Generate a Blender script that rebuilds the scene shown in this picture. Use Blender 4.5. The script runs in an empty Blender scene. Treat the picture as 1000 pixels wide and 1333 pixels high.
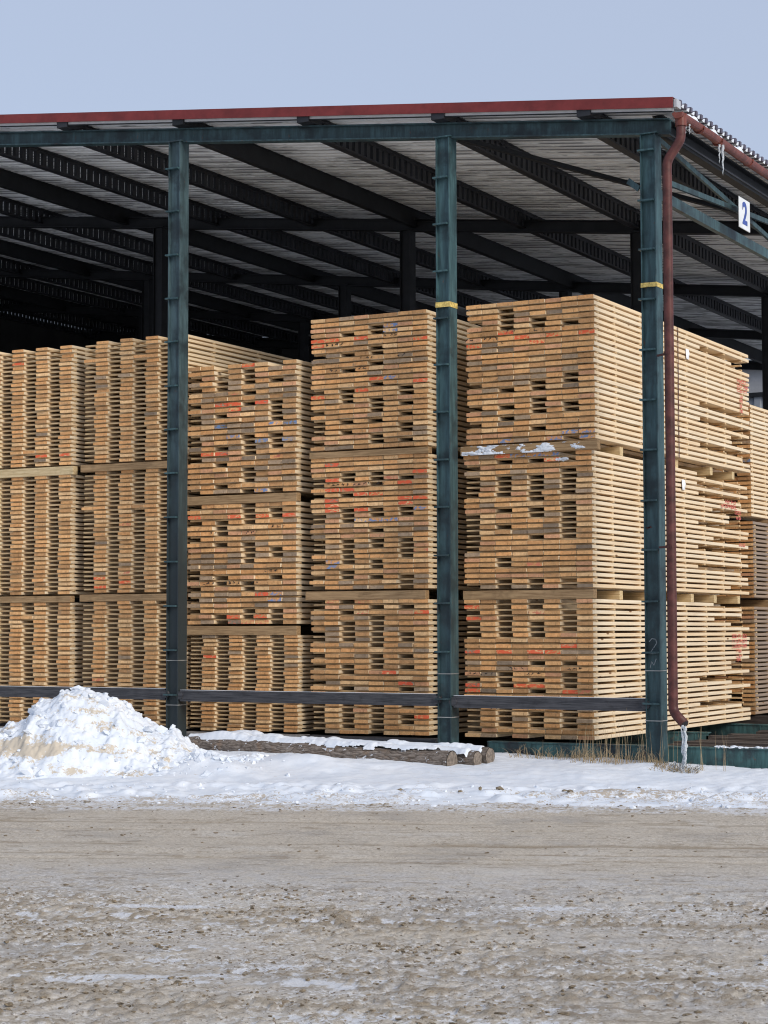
import bpy, bmesh, math, random
import numpy as np
from mathutils import Vector, Matrix
random.seed(7); rng = np.random.default_rng(7)
S = bpy.context.scene
# ------------------------------------------------------------------ camera, sky, sun, exposure
cam_d = bpy.data.cameras.new('camera'); cam = bpy.data.objects.new('camera', cam_d)
S.collection.objects.link(cam); S.camera = cam
TH, PIT, ROLL = math.radians(28.8), math.radians(3.54), math.radians(-0.12)
cam.location = (0, 0, 1.5)
cam.matrix_world = (Matrix.Translation((0, 0, 1.5)) @ Matrix.Rotation(TH, 4, 'Z')
                    @ Matrix.Rotation(math.pi/2 + PIT, 4, 'X') @ Matrix.Rotation(ROLL, 4, 'Z'))
cam_d.sensor_fit = 'HORIZONTAL'; cam_d.sensor_width = 36; cam_d.lens = 36*2504/1000
cam_d.clip_start = .1; cam_d.clip_end = 3000
S.render.filter_size = 1.1
try: S.cycles.filter_width = 1.1
except Exception: pass
S.render.resolution_x, S.render.resolution_y = 768, 1024

W = bpy.data.worlds.new('World'); S.world = W; W.use_nodes = True
wt = W.node_tree; wn = wt.nodes; bg = wn['Background']
SUN_AZ, SUN_EL = 112, 29
sky = wn.new('ShaderNodeTexSky'); sky.sky_type = 'NISHITA'; sky.sun_disc = False
sky.sun_elevation = math.radians(SUN_EL); sky.sun_rotation = math.radians(SUN_AZ)
sky.air_density = 1.0; sky.dust_density = 1.5; sky.ozone_density = 1.5
mixw = wn.new('ShaderNodeMix'); mixw.data_type = 'RGBA'; mixw.inputs[0].default_value = .72
wt.links.new(sky.outputs[0], mixw.inputs[6]); mixw.inputs[7].default_value = (5.2, 5.95, 7.65, 1)   # thin high cloud
wt.links.new(mixw.outputs[2], bg.inputs[0]); bg.inputs[1].default_value = .1
sd = bpy.data.lights.new('sun', 'SUN'); sun = bpy.data.objects.new('sun', sd); S.collection.objects.link(sun)
sd.energy = 2.3; sd.angle = math.radians(26); sd.color = (1, .94, .85)
a, e = math.radians(SUN_AZ), math.radians(SUN_EL)
sdir = Vector((math.sin(a)*math.cos(e), math.cos(a)*math.cos(e), math.sin(e)))
sun.rotation_euler = sdir.to_track_quat('Z', 'Y').to_euler()
S.view_settings.view_transform = 'Standard'; S.view_settings.look = 'None'
S.view_settings.exposure = 0.12; S.view_settings.gamma = 1; S.view_settings.use_curve_mapping = False

# ------------------------------------------------------------------ helpers
C = S.collection
def tag(o, label=None, cat=None, group=None, kind=None):
    if label: o['label'] = label
    if cat: o['category'] = cat
    if group: o['group'] = group
    if kind: o['kind'] = kind
    return o
def empty(name, loc=(0, 0, 0), **k):
    o = bpy.data.objects.new(name, None); o.location = loc; o.empty_display_size = .1
    C.objects.link(o); return tag(o, **k)
class MB:
    def __init__(s): s.v = []; s.f = []; s.m = []
    def raw(s, vs, fs, m=0):
        n = len(s.v); s.v += [tuple(p) for p in vs]; s.f += [tuple(i+n for i in f) for f in fs]; s.m += [m]*len(fs)
    def hexa(s, p, m=0):      # 8 points: bottom ring 0-3, top ring 4-7 (ccw from above)
        s.raw(p, [(3, 2, 1, 0), (4, 5, 6, 7), (0, 1, 5, 4), (1, 2, 6, 5), (2, 3, 7, 6), (3, 0, 4, 7)], m)
    def box(s, x0, x1, y0, y1, z0, z1, m=0):
        s.hexa([(x0, y0, z0), (x1, y0, z0), (x1, y1, z0), (x0, y1, z0), (x0, y0, z1), (x1, y0, z1), (x1, y1, z1), (x0, y1, z1)], m)
    def slopebox(s, x0, x1, y0, y1, a, b, m=0):     # z relative to the roof line
        zz = lambda x, k: ZB(x)+k
        s.hexa([(x0, y0, zz(x0, a)), (x1, y0, zz(x1, a)), (x1, y1, zz(x1, a)), (x0, y1, zz(x0, a)),
                (x0, y0, zz(x0, b)), (x1, y0, zz(x1, b)), (x1, y1, zz(x1, b)), (x0, y1, zz(x0, b))], m)
    def bar(s, p, q, w, h, m=0, up=(0, 0, 1)):
        p, q = Vector(p), Vector(q); d = (q-p).normalized(); u = Vector(up)
        r = d.cross(u).normalized(); u = r.cross(d)
        r *= w/2; u *= h/2
        s.hexa([p-r-u, p+r-u, q+r-u, q-r-u, p-r+u, p+r+u, q+r+u, q-r+u], m)
    def tube(s, pts, rad, n=12, m=0, cap=True):
        pts = [Vector(p) for p in pts]; rings = []
        rad = rad if hasattr(rad, '__len__') else [rad]*len(pts)
        ref = Vector((.31, .17, .93))
        for i, p in enumerate(pts):
            d = (pts[min(i+1, len(pts)-1)]-pts[max(i-1, 0)]).normalized()
            if abs(d.dot(ref)) > .97: ref = Vector((1, 0, 0))
            a = d.cross(ref).normalized(); b = a.cross(d)
            rings.append([p+(a*math.cos(t)+b*math.sin(t))*rad[i] for t in [2*math.pi*k/n for k in range(n)]])
        vs = [v for r in rings for v in r]; fs = []
        for i in range(len(pts)-1):
            for k in range(n):
                fs.append((i*n+k, (i+1)*n+k, (i+1)*n+(k+1) % n, i*n+(k+1) % n))
        if cap: fs += [tuple(range(n)), tuple(reversed(range((len(pts)-1)*n, len(pts)*n)))]
        s.raw(vs, fs, m)
    def mesh(s, name, mats, smooth=False):
        me = bpy.data.meshes.new(name); me.from_pydata(s.v, [], s.f)
        for m in (mats if isinstance(mats, (list, tuple)) else [mats]): me.materials.append(m)
        me.polygons.foreach_set('material_index', s.m)
        if smooth: me.polygons.foreach_set('use_smooth', [True]*len(s.f))
        bm = bmesh.new(); bm.from_mesh(me); bmesh.ops.recalc_face_normals(bm, faces=bm.faces); bm.to_mesh(me); bm.free()
        me.update(); return me
    def build(s, name, mats, parent=None, smooth=False, loc=None, **k):
        o = bpy.data.objects.new(name, s.mesh(name, mats, smooth)); C.objects.link(o)
        if parent: o.parent = parent
        if loc: o.location = loc
        return tag(o, **k)
def inst(name, me, parent=None, loc=(0, 0, 0), rot=(0, 0, 0), **k):
    o = bpy.data.objects.new(name, me); C.objects.link(o); o.location = loc; o.rotation_euler = rot
    if parent: o.parent = parent
    return tag(o, **k)
def bevel(o, w, seg=1):
    m = o.modifiers.new('bevel', 'BEVEL'); m.width = w; m.segments = seg; m.limit_method = 'ANGLE'; return o
def ZB(x): return 5.856-.112*x          # top of the sloping eave-to-ridge beams
# value noise (numpy)
_T = rng.random((16, 256, 256))
def vn(x, y, k=0):
    xi = np.floor(x).astype(int); yi = np.floor(y).astype(int); fx = x-xi; fy = y-yi
    fx = fx*fx*(3-2*fx); fy = fy*fy*(3-2*fy); T = _T[k % 16]
    g = lambda i, j: T[(xi+i) % 256, (yi+j) % 256]
    return (g(0, 0)*(1-fx)+g(1, 0)*fx)*(1-fy)+(g(0, 1)*(1-fx)+g(1, 1)*fx)*fy
def fbm(x, y, k=0, o=4, g=.5):
    s = 0; a = 1; t = 0
    for i in range(o):
        s = s+a*vn(x*2**i+i*17.3, y*2**i+i*9.1, k+i); t += a; a *= g
    return s/t
def worley(x, y, k=0):       # distance to the nearest jittered cell point
    xi = np.floor(x).astype(int); yi = np.floor(y).astype(int); d = np.full(np.shape(x), 9.)
    for i in (-1, 0, 1):
        for j in (-1, 0, 1):
            px = xi+i+_T[k % 16, (xi+i) % 256, (yi+j) % 256]; py = yi+j+_T[(k+1) % 16, (xi+i) % 256, (yi+j) % 256]
            d = np.minimum(d, (px-x)**2+(py-y)**2)
    return np.sqrt(d)
def sstep(a, b, x): t = np.clip((x-a)/(b-a), 0, 1); return t*t*(3-2*t)
def grid_mesh(name, P, mats, attrs=None, smooth=True, parent=None, **k):
    ny, nx, _ = P.shape
    idx = np.arange(ny*nx).reshape(ny, nx)
    q = np.stack([idx[:-1, :-1], idx[:-1, 1:], idx[1:, 1:], idx[1:, :-1]], -1).reshape(-1, 4)
    me = bpy.data.meshes.new(name); me.vertices.add(nx*ny); me.vertices.foreach_set('co', P.reshape(-1).astype(np.float32))
    me.loops.add(q.size); me.loops.foreach_set('vertex_index', q.reshape(-1).astype(np.int32))
    me.polygons.add(len(q)); me.polygons.foreach_set('loop_start', (np.arange(len(q))*4).astype(np.int32))
    me.polygons.foreach_set('loop_total', np.full(len(q), 4, np.int32)); me.update(calc_edges=True)
    me.polygons.foreach_set('use_smooth', [smooth]*len(q)); me.materials.append(mats)
    for n, v in (attrs or {}).items():
        at = me.attributes.new(n, 'FLOAT', 'POINT'); at.data.foreach_set('value', v.reshape(-1).astype(np.float32))
    o = bpy.data.objects.new(name, me); C.objects.link(o)
    if parent: o.parent = parent
    return tag(o, **k)

# ------------------------------------------------------------------ materials
class NT:
    def __init__(s, name, rough=.8, metal=0, spec=.3):
        s.m = bpy.data.materials.new(name); s.m.use_nodes = True; s.t = s.m.node_tree; s.n = s.t.nodes
        s.b = s.n['Principled BSDF']; s.b.inputs['Roughness'].default_value = rough
        s.b.inputs['Metallic'].default_value = metal; s.b.inputs['Specular IOR Level'].default_value = spec
        s.tc = s.n.new('ShaderNodeTexCoord'); s.geo = s.n.new('ShaderNodeNewGeometry')
    def L(s, a, b): s.t.links.new(a, b)
    def setin(s, i, v):
        if isinstance(v, bpy.types.NodeSocket): s.L(v, i)
        elif v is not None:
            i.default_value = (tuple(v)+(1,) if hasattr(v, '__len__') and len(v) == 3 and i.type == 'RGBA' else v)
    def pos(s, scale=(1, 1, 1), obj=False, add=None):
        m = s.n.new('ShaderNodeMapping'); m.inputs['Scale'].default_value = scale
        s.L(s.tc.outputs['Object'] if obj else s.geo.outputs['Position'], m.inputs[0])
        if add is not None: s.L(add, m.inputs['Location'])
        return m.outputs[0]
    def noise(s, vec, scale, det=4, rough=.55, dist=0):
        n = s.n.new('ShaderNodeTexNoise'); s.L(vec, n.inputs['Vector']); n.inputs['Scale'].default_value = scale
        n.inputs['Detail'].default_value = det; n.inputs['Roughness'].default_value = rough; n.inputs['Distortion'].default_value = dist
        return n.outputs['Fac']
    def vor(s, vec, scale, feat='F1'):
        n = s.n.new('ShaderNodeTexVoronoi'); s.L(vec, n.inputs['Vector']); n.inputs['Scale'].default_value = scale; n.feature = feat
        return n.outputs['Distance']
    def mix(s, f, a, b, mode='MIX'):
        n = s.n.new('ShaderNodeMix'); n.data_type = 'RGBA'; n.blend_type = mode
        s.setin(n.inputs[0], f); s.setin(n.inputs[6], a); s.setin(n.inputs[7], b); return n.outputs[2]
    def math(s, op, a, b=None, c=None):
        n = s.n.new('ShaderNodeMath'); n.operation = op
        for i, v in enumerate((a, b, c)):
            if v is not None: s.setin(n.inputs[i], v)
        return n.outputs[0]
    def ramp(s, f, stops):
        n = s.n.new('ShaderNodeMapRange'); n.interpolation_type = 'SMOOTHSTEP'
        s.L(f, n.inputs[0]); n.inputs[1].default_value, n.inputs[2].default_value = stops
        return n.outputs[0]
    def attr(s, name):
        n = s.n.new('ShaderNodeAttribute'); n.attribute_name = name; return n.outputs['Fac']
    def oinfo(s, k): 
        n = s.n.new('ShaderNodeObjectInfo'); return n.outputs[k]
    def bump(s, h, st=.5, d=.01):
        n = s.n.new('ShaderNodeBump'); n.inputs['Strength'].default_value = st; n.inputs['Distance'].default_value = d
        s.L(h, n.inputs['Height']); s.L(n.outputs[0], s.b.inputs['Normal'])
    def col(s, c): s.setin(s.b.inputs['Base Color'], c); return s.m

def plain(name, c, rough=.8, metal=0, var=.35, scale=6, bump=.0):
    t = NT(name, rough, metal); f = t.noise(t.pos(), scale, 5, .65)
    d = tuple(x*(1-var) for x in c); l = tuple(min(1, x*(1+var)) for x in c)
    if bump: t.bump(t.noise(t.pos(), scale*8, 4), bump, .004)
    return t.col(t.mix(t.ramp(f, (.3, .7)), d, l))

def wood_side(nm='sawn_pine_side', ca=(.72, .56, .37), cb=(.88, .76, .57)):
    t = NT(nm, .75); r = t.oinfo('Random')
    off = t.n.new('ShaderNodeCombineXYZ'); t.L(t.math('MULTIPLY', r, 37.), off.inputs[1]); t.L(t.math('MULTIPLY', r, 11.), off.inputs[0]); t.L(t.math('MULTIPLY', r, 7.), off.inputs[2])
    v = t.pos((9, .55, 38), True, off.outputs[0])
    g = t.noise(v, 2.2, 5, .6, .6)
    c = t.mix(t.ramp(g, (.28, .72)), ca, cb)
    tint = t.mix(t.ramp(r, (0, 1)), (1, .93, .84), (1, 1, 1)); c = t.mix(1., c, tint, 'MULTIPLY')
    k = t.vor(t.pos((5, 1.9, 7), True, off.outputs[0]), 1.0)
    c = t.mix(t.ramp(k, (.10, .045)), c, (.22, .11, .05))
    st = t.noise(t.pos((1, .35, 1), True, off.outputs[0]), 3.1, 3)
    c = t.mix(t.math('MULTIPLY', t.ramp(st, (.6, .8)), .45), c, (.56, .42, .26))
    t.bump(g, .25, .002); return t.col(c)
def wood_end(name, mark=None):
    t = NT(name, .85); r = t.oinfo('Random'); oc = t.oinfo('Color')
    off = t.n.new('ShaderNodeCombineXYZ'); t.L(t.math('MULTIPLY_ADD', r, .5, -.25), off.inputs[0])
    t.L(t.math('MULTIPLY_ADD', t.math('FRACT', t.math('MULTIPLY', r, 13.7)), .1, -.01), off.inputs[2])
    v = t.pos((1, 0, 1), True, off.outputs[0])
    ln = t.n.new('ShaderNodeVectorMath'); ln.operation = 'LENGTH'; t.L(v, ln.inputs[0])
    ring = t.math('SINE', t.math('MULTIPLY_ADD', ln.outputs['Value'], 900., t.math('MULTIPLY', t.noise(v, 18, 2), 14.)))
    w = t.noise(t.pos((1, 1, 1)), 26, 4, .7)
    c = t.mix(t.ramp(w, (.25, .75)), (.86, .83, .79), (1.3, 1.28, 1.22))
    c = t.mix(1., oc, c, 'MULTIPLY')
    c = t.mix(t.math('MULTIPLY', t.ramp(ring, (.2, 1.)), .22), c, (.23, .12, .05))
    blot = t.noise(t.pos((1, 1, 1)), 9, 3, .6, .5)
    c = t.mix(t.math('MULTIPLY', t.ramp(blot, (.60, .76)), .4), c, (.26, .19, .13))
    crk = t.noise(t.pos((30, 1, 3), True, off.outputs[0]), 1.3, 4, .6, 1.)
    c = t.mix(t.math('MULTIPLY', t.ramp(crk, (.66, .70)), .6), c, (.10, .055, .025))
    saw = t.noise(t.pos((40, 1, 6)), 6, 2)
    c = t.mix(t.math('MULTIPLY', t.ramp(saw, (.55, .8)), .22), c, (.75, .6, .42))
    if mark:
        mcol, lo = mark
        mk = t.noise(t.pos((1, 1, 1.7), True, off.outputs[0]), 16, 4, .65, .6)
        sp = t.noise(t.pos((1, 1, 1)), 140, 2, .6)
        f = t.math('MULTIPLY', t.ramp(mk, (lo, lo+.08)), t.math('MULTIPLY_ADD', t.ramp(sp, (.3, .5)), .35, .6))
        c = t.mix(f, c, mcol)
    t.bump(w, .3, .002); return t.col(c)
def steel_paint(name, base, worn, dark, rust=.25, dirty=0.):
    t = NT(name, .55, 0, .4)
    v = t.pos((1, 1, .12)); s = t.noise(v, 22, 5, .65)
    p = t.noise(t.pos(), 3.5, 5, .6)
    c = t.mix(t.ramp(s, (.35, .7)), base, worn)
    c = t.mix(t.ramp(p, (.45, .68)), c, dark)
    rr = t.noise(t.pos((1, 1, .5)), 19, 6, .75)
    c = t.mix(t.math('MULTIPLY', t.ramp(rr, (.62, .7)), rust*2), c, (.12, .05, .03))
    if dirty:       # road grime splashed on the lower half of the posts
        sx = t.n.new('ShaderNodeSeparateXYZ'); t.L(t.geo.outputs['Position'], sx.inputs[0])
        h = t.math('MULTIPLY_ADD', t.noise(t.pos((1, 1, .3)), 4, 4), 1.6, sx.outputs['Z'])
        c = t.mix(t.math('MULTIPLY', t.ramp(h, (5.2, 2.6)), dirty), c, (.022, .031, .034))
    t.bump(rr, .2, .003); return t.col(c)
def snow_mat(name, dirt_attr=False, lo=.62, hi=.75, dirtcol=(.42, .33, .22)):
    t = NT(name, .65, 0, .25)
    n1 = t.noise(t.pos(), 14, 6, .65); n2 = t.noise(t.pos(), 3.2, 4, .6); n3 = t.noise(t.pos(), 34, 5, .75)
    c = t.mix(t.ramp(n2, (.3, .7)), (.69, .74, .81), (.80, .83, .87))
    d = t.math('MULTIPLY', t.ramp(n1, (lo, hi)), t.ramp(n2, (.42, .6)))
    if dirt_attr: d = t.math('MAXIMUM', t.math('MULTIPLY', d, .5), t.math('MULTIPLY', t.ramp(t.math('ADD', t.math('MULTIPLY_ADD', n3, 1.5, t.attr('dirt')), t.math('MULTIPLY', n1, .9)), (1.46, 1.64)), .8))
    c = t.mix(d, c, dirtcol)
    t.b.inputs['Subsurface Weight'].default_value = .0
    t.bump(t.math('ADD', n3, t.math('MULTIPLY', n1, 1.5)), .30, .010); return t.col(c)
def mud_mat():
    t = NT('frozen_mud_and_snow', .7, 0, .3)
    f1 = t.noise(t.pos(), 42, 7, .78); f2 = t.noise(t.pos(), 5, 5, .65); f3 = t.noise(t.pos((1, 1, 1)), 110, 3, .7)
    tone, rg_ = t.attr('tone'), t.attr('rg')
    w1 = t.noise(t.pos((1, 1, 1)), 21, 6, .72); w2 = t.noise(t.pos((1.3, 1.1, 1), False), 27, 6, .75, .4)
    mud, snw, ice = t.attr('mud'), t.attr('snow'), t.attr('ice')
    c = t.mix(t.ramp(f1, (.34, .64)), (.44, .375, .295), (.69, .62, .52))
    c = t.mix(t.math('MULTIPLY', ice, t.ramp(f2, (.3, .6))), c, t.mix(t.ramp(f1, (.35, .65)), (.47, .435, .39), (.68, .64, .60)))
    big = t.noise(t.pos(), .9, 5, .65); c = t.mix(t.math('MULTIPLY', t.ramp(big, (.52, .66)), .45), c, (.33, .305, .28)); c = t.mix(t.math('MULTIPLY', t.ramp(big, (.46, .34)), .4), c, (.70, .66, .60))
    c = t.mix(t.math('MULTIPLY', t.ramp(tone, (.47, .30)), .5), c, (.25, .185, .115))
    c = t.mix(t.math('MULTIPLY', t.ramp(tone, (.55, .75)), .35), c, (.66, .59, .49))
    c = t.mix(t.math('MULTIPLY', t.ramp(w1, (.51, .58)), t.math('MULTIPLY', rg_, .85)), c, (.84, .83, .82))
    c = t.mix(t.math('MULTIPLY', t.ramp(w2, (.565, .605)), t.math('MULTIPLY_ADD', rg_, .6, .35)), c, (.17, .12, .07))
    m = t.ramp(t.math('MULTIPLY_ADD', f1, 1.0, mud), (.66, 1.05))
    c = t.mix(t.math('MULTIPLY', m, .85), c, t.mix(t.ramp(f3, (.3, .7)), (.22, .165, .105), (.45, .365, .26)))
    s = t.ramp(t.math('MULTIPLY_ADD', f1, .8, snw), (.82, 1.02))
    c = t.mix(t.math('MULTIPLY', s, .9), c, t.mix(t.ramp(f3, (.3, .7)), (.66, .65, .64), (.86, .87, .90)))
    c = t.mix(t.math('MULTIPLY', t.ramp(w2, (.56, .63)), t.math('MULTIPLY', rg_, .8)), c, (.27, .20, .13))
    t.bump(t.math('ADD', f1, t.math('MULTIPLY', f3, .5)), .8, .018); return t.col(c)
def old_timber(name, a, b):
    t = NT(name, .85); v = t.pos((1.5, 14, 30)); g = t.noise(v, 2.5, 5, .7, .3)
    w = t.noise(t.pos(), 7, 4)
    c = t.mix(t.ramp(g, (.3, .7)), a, b); c = t.mix(t.math('MULTIPLY', t.ramp(w, (.55, .75)), .4), c, tuple(x*.4 for x in a))
    t.bump(g, .4, .003); return t.col(c)

M = {}
M['side'] = wood_side(); M['side_shaded'] = wood_side('shaded_pine_side', (.24, .185, .145), (.38, .30, .235))  # second pine: shade on the far stack put into a darker, greyer colour
M['end'] = wood_end('sawn_pine_end')
M['end_red'] = wood_end('pine_end_red_paint', ((.88, .13, .055), .43))
M['end_red2'] = wood_end('pine_end_faded_red', ((.66, .21, .12), .50))
M['end_blue'] = wood_end('pine_end_blue_paint', ((.17, .29, .52), .49))
M['sticker'] = old_timber('sticker_wood', (.46, .30, .15), (.70, .50, .28))
M['bearer'] = old_timber('bearer_wood', (.24, .145, .07), (.46, .30, .155))
M['bearer_new'] = old_timber('bearer_fresh_wood', (.48, .34, .17), (.74, .58, .34))
M['rail'] = old_timber('weathered_rail', (.030, .031, .036), (.085, .085, .092))
M['sleeper'] = old_timber('dark_sleeper', (.035, .028, .025), (.10, .08, .07))
M['teal'] = steel_paint('teal_painted_steel', (.026, .060, .068), (.062, .130, .142), (.014, .031, .036), .34, .3)
M['teal_dirty'] = steel_paint('teal_painted_steel_grimy', (.034, .060, .068), (.075, .125, .138), (.018, .030, .035), .3, .95)
M['teal_beam'] = steel_paint('teal_painted_beam', (.024, .048, .054), (.052, .104, .114), (.013, .024, .028), .35)
M['teal_base'] = steel_paint('peeling_teal_base', (.028, .070, .074), (.06, .145, .145), (.022, .022, .028), .5)
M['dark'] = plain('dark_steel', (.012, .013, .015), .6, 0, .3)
M['purlin'] = plain('dark_purlin_steel', (.022, .023, .027), .45, .0, .35, 3)
def roof_mat():
    t = NT('galvanised_roof_sheet', .5); sx = t.n.new('ShaderNodeSeparateXYZ'); t.L(t.geo.outputs['Position'], sx.inputs[0])
    w = t.math('SINE', t.math('MULTIPLY_ADD', sx.outputs['Y'], 2*math.pi/.155, .6))       # groove shade painted into the colour as broken dark streaks along each rib
    st = t.noise(t.pos((.55, 6.45, .4)), 1.7, 4, .7); b = t.noise(t.pos(), .7, 3)
    c = t.mix(t.ramp(b, (.3, .7)), (.82, .84, .85), (.90, .92, .93))
    f = t.math('MULTIPLY', t.ramp(w, (.70, .97)), t.ramp(st, (.44, .56)))
    return t.col(t.mix(t.math('MULTIPLY', f, .88), c, (.05, .05, .055)))
M['roofm'] = roof_mat()
M['strip'] = plain('pale_closing_strip', (.66, .66, .65), .5, 0, .1)
M['roofend'] = plain('roof_sheet_outer', (.10, .09, .12), .5)
M['red'] = plain('red_fascia_paint', (.17, .028, .026), .5, 0, .22, 5)
M['gutter'] = plain('red_brown_gutter_paint', (.17, .05, .036), .45, 0, .3, 9)
M['pipe'] = plain('red_brown_pipe_paint', (.085, .028, .024), .5, 0, .45, 7)
M['yellow'] = plain('yellow_paint', (.62, .46, .14), .6, 0, .4, 30)
M['wire'] = plain('grey_wire', (.30, .30, .29), .5, .2)
M['white'] = plain('white_plate', (.74, .76, .76), .5, 0, .08)
M['blue'] = plain('blue_paint', (.05, .09, .32), .5, 0, .15)
M['paper'] = plain('white_paper', (.85, .86, .88), .7, 0, .05)
M['redink'] = plain('red_ink', (.72, .16, .13), .7, 0, .3, 60)
M['blackink'] = plain('black_ink', (.03, .028, .03), .8)
M['chalk'] = plain('grey_chalk', (.26, .29, .30), .9, 0, .3, 60)
M['concrete'] = plain('weathered_concrete', (.27, .26, .25), .9, 0, .35, 9, .4)
def bark():
    t = NT('log_bark', .95); a = t.noise(t.pos((2.2, 9, 9)), 5, 7, .75, .5); b = t.noise(t.pos(), 6, 5, .7); k = t.vor(t.pos((5, 30, 30)), 1.2, 'DISTANCE_TO_EDGE')
    c = t.mix(t.ramp(a, (.3, .7)), (.10, .075, .058), (.34, .29, .25)); c = t.mix(t.math('MULTIPLY', t.ramp(b, (.52, .7)), .7), c, (.30, .20, .13))
    c = t.mix(t.math('MULTIPLY', t.ramp(k, (.10, .02)), .6), c, (.06, .045, .035)); c = t.mix(t.ramp(t.noise(t.pos((1, 1, 1.4)), 13, 6, .7), (.60, .64)), c, (.78, .80, .84))
    t.bump(t.math('ADD', a, k), 1.0, .02); return t.col(c)
M['bark'] = bark()
M['logend'] = plain('log_end_wood', (.20, .165, .135), .9, 0, .4, 30)
M['grass'] = plain('dry_grass', (.31, .235, .14), .8, 0, .45, 15)
M['snow'] = snow_mat('snow')
M['snowd'] = snow_mat('dirty_snow', True)
M['pile'] = snow_mat('ploughed_snow', True, .58, .7, (.54, .44, .30))
M['mud'] = mud_mat()
M['clod'] = plain('mud_clod', (.21, .165, .11), .9, 0, .5, 40, .3)
M['earth'] = plain('dark_earth', (.075, .062, .052), .95, 0, .4, 3, .4)
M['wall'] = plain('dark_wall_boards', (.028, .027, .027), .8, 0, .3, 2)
M['corr'] = plain('grey_corrugated_sheet', (.26, .28, .31), .5, 0, .15, 2)
M['panel'] = plain('translucent_panel', (.42, .42, .43), .5, 0, .12, 1.5)
M['silo'] = plain('pale_silo_metal', (.52, .52, .53), .4, .2, .1)
ic = NT('ice', .12, 0, .5); ic.b.inputs['Transmission Weight'].default_value = .55; ic.b.inputs['IOR'].default_value = 1.31
ic.bump(ic.noise(ic.pos(), 60, 3), .5, .01); M['ice'] = ic.col((.88, .92, .95))

# ------------------------------------------------------------------ the ground
EX, EY = -11.367, 13.54; DU = (.924, .381); DV = (-.381, .924)      # edge of the cleared road
def uv2xy(u, v): return EX+u*DU[0]+v*DV[0], EY+u*DU[1]+v*DV[1]
def xy2uv(x, y): return (x-EX)*DU[0]+(y-EY)*DU[1], (x-EX)*DV[0]+(y-EY)*DV[1]
g = MB(); R_ = 1500
g.raw([(-R_, -R_, -.06), (R_, -R_, -.06), (R_, R_, -.06), (-R_, R_, -.06)], [(0, 1, 2, 3)])
g.build('ground', snow_mat('far_ground_snow', False, .5, .62), kind='structure')

def road_height(u, v, fine=True):
    D = sstep(-4.9, -6.4, v)*.85+.15; A = .5*sstep(-1.3, -.3, v)
    rough = np.maximum(D, A*.8)
    n = fbm(u*1.1, v*1.6, 1, 5, .55)-.5
    r = 1-np.abs(2*fbm(u*5.5+3*n, v*8, 3, 4, .6)-1)          # crumbly ridges
    cl = fbm(u*16, v*20, 5, 3, .6)
    clump = sstep(.52, .72, fbm(u*1.8, v*3.0, 7, 4, .6))*sstep(.45, .7, cl)
    fc = fbm(u*23, v*14, 6, 4, .66); grit = sstep(.50, .66, fc)*(.45+.9*sstep(.42, .62, fbm(u*1.3, v*2.4, 15, 4)))
    tr0 = 0; g2 = sstep(.52, .62, fbm(u*36, v*24, 2, 3, .6))*(.3+.9*sstep(.40, .62, fbm(u*2.1, v*3.4, 3, 4)))
    h = n*.022+rough*(.005*(r-.6)+.006*clump+.009*grit+.007*g2+.004*(cl-.5))
    tr = 0
    for c, w, a in ((-1.75, .10, .010), (-2.3, .05, .008), (-3.3, .12, .012), (-3.85, .06, .010), (-4.15, .05, .012), (-6.9, .09, .012), (-8.4, .1, .010)):
        wob = .07*(vn(u*.5, u*0+c, 9)-.5)
        tr = tr-a*np.exp(-((v-c-wob-.03*u+.1)/w)**2)*(.4+vn(u*1.3, u*0+c*3, 8))
    rib = (vn(u*.9, v*26, 10)-.5)*.006*sstep(-5.5, -4.6, v)*sstep(-.5, -1.3, v)
    return h+tr+rib+(fc-.5)*.004, rough, np.maximum(clump*.35, np.maximum(grit*.85, g2)), r, tr
u = np.arange(-1.4, 9.4, .0145); v = np.arange(-10.8, 1.0, .0190)
U, V = np.meshgrid(u, v); H, rough, clump, r, tr = road_height(U, V)
sn = fbm(U*1.0+5, V*2.2, 2, 5, .6)
snow = (sn-.34)*1.65*(rough*.95+.05)-clump*.55+.9*(fbm(U*12, V*9, 1, 4, .65)-.5)*rough
snow += .64*sstep(-1.35, -.6, V)+.15*sstep(-.5, .1, V)+.25*(fbm(U*10, V*12, 4, 4, .65)-.5)*sstep(-1.6, -1, V)
snow = np.maximum(snow, .75*np.exp(-((U-2.95)/.55)**2-((V+6.62-.05*U)/.09)**2))
snow = np.maximum(snow, .6*np.exp(-((U-3.6)/.35)**2-((V+6.95)/.04)**2))
mud = clump*.34*(rough+.12)+(.55-r)*.12*rough-tr*30+.10*(vn(U*.8, V*22, 12)-.3)*sstep(-5.3, -4.6, V)+.30*(fbm(U*9, V*14, 13, 3)-.35)*rough
ice = np.clip(sstep(-4.2, -5.2, V)*sstep(-6.4, -5.6, V)+.75*sstep(.45, .65, fbm(U*.9, V*1.6, 14, 4))*sstep(-4.5, -6, V), 0, 1)
tone = .18*vn(U*.5, V*22, 11)+.20*vn(U*2.6, V*25+7, 12)+.62*fbm(U*8, V*13, 3, 4, .7)
X_, Y_ = uv2xy(U, V)
grid_mesh('road', np.stack([X_, Y_, H], -1), M['mud'], {'snow': snow, 'mud': mud, 'ice': ice, 'tone': tone, 'rg': np.clip(np.maximum(rough, sstep(-1.5, -.6, V))*(.62+2.6*(fbm(U*.9, V*2.2, 9, 4)-.47)), 0, 1)}, kind='structure')
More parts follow.
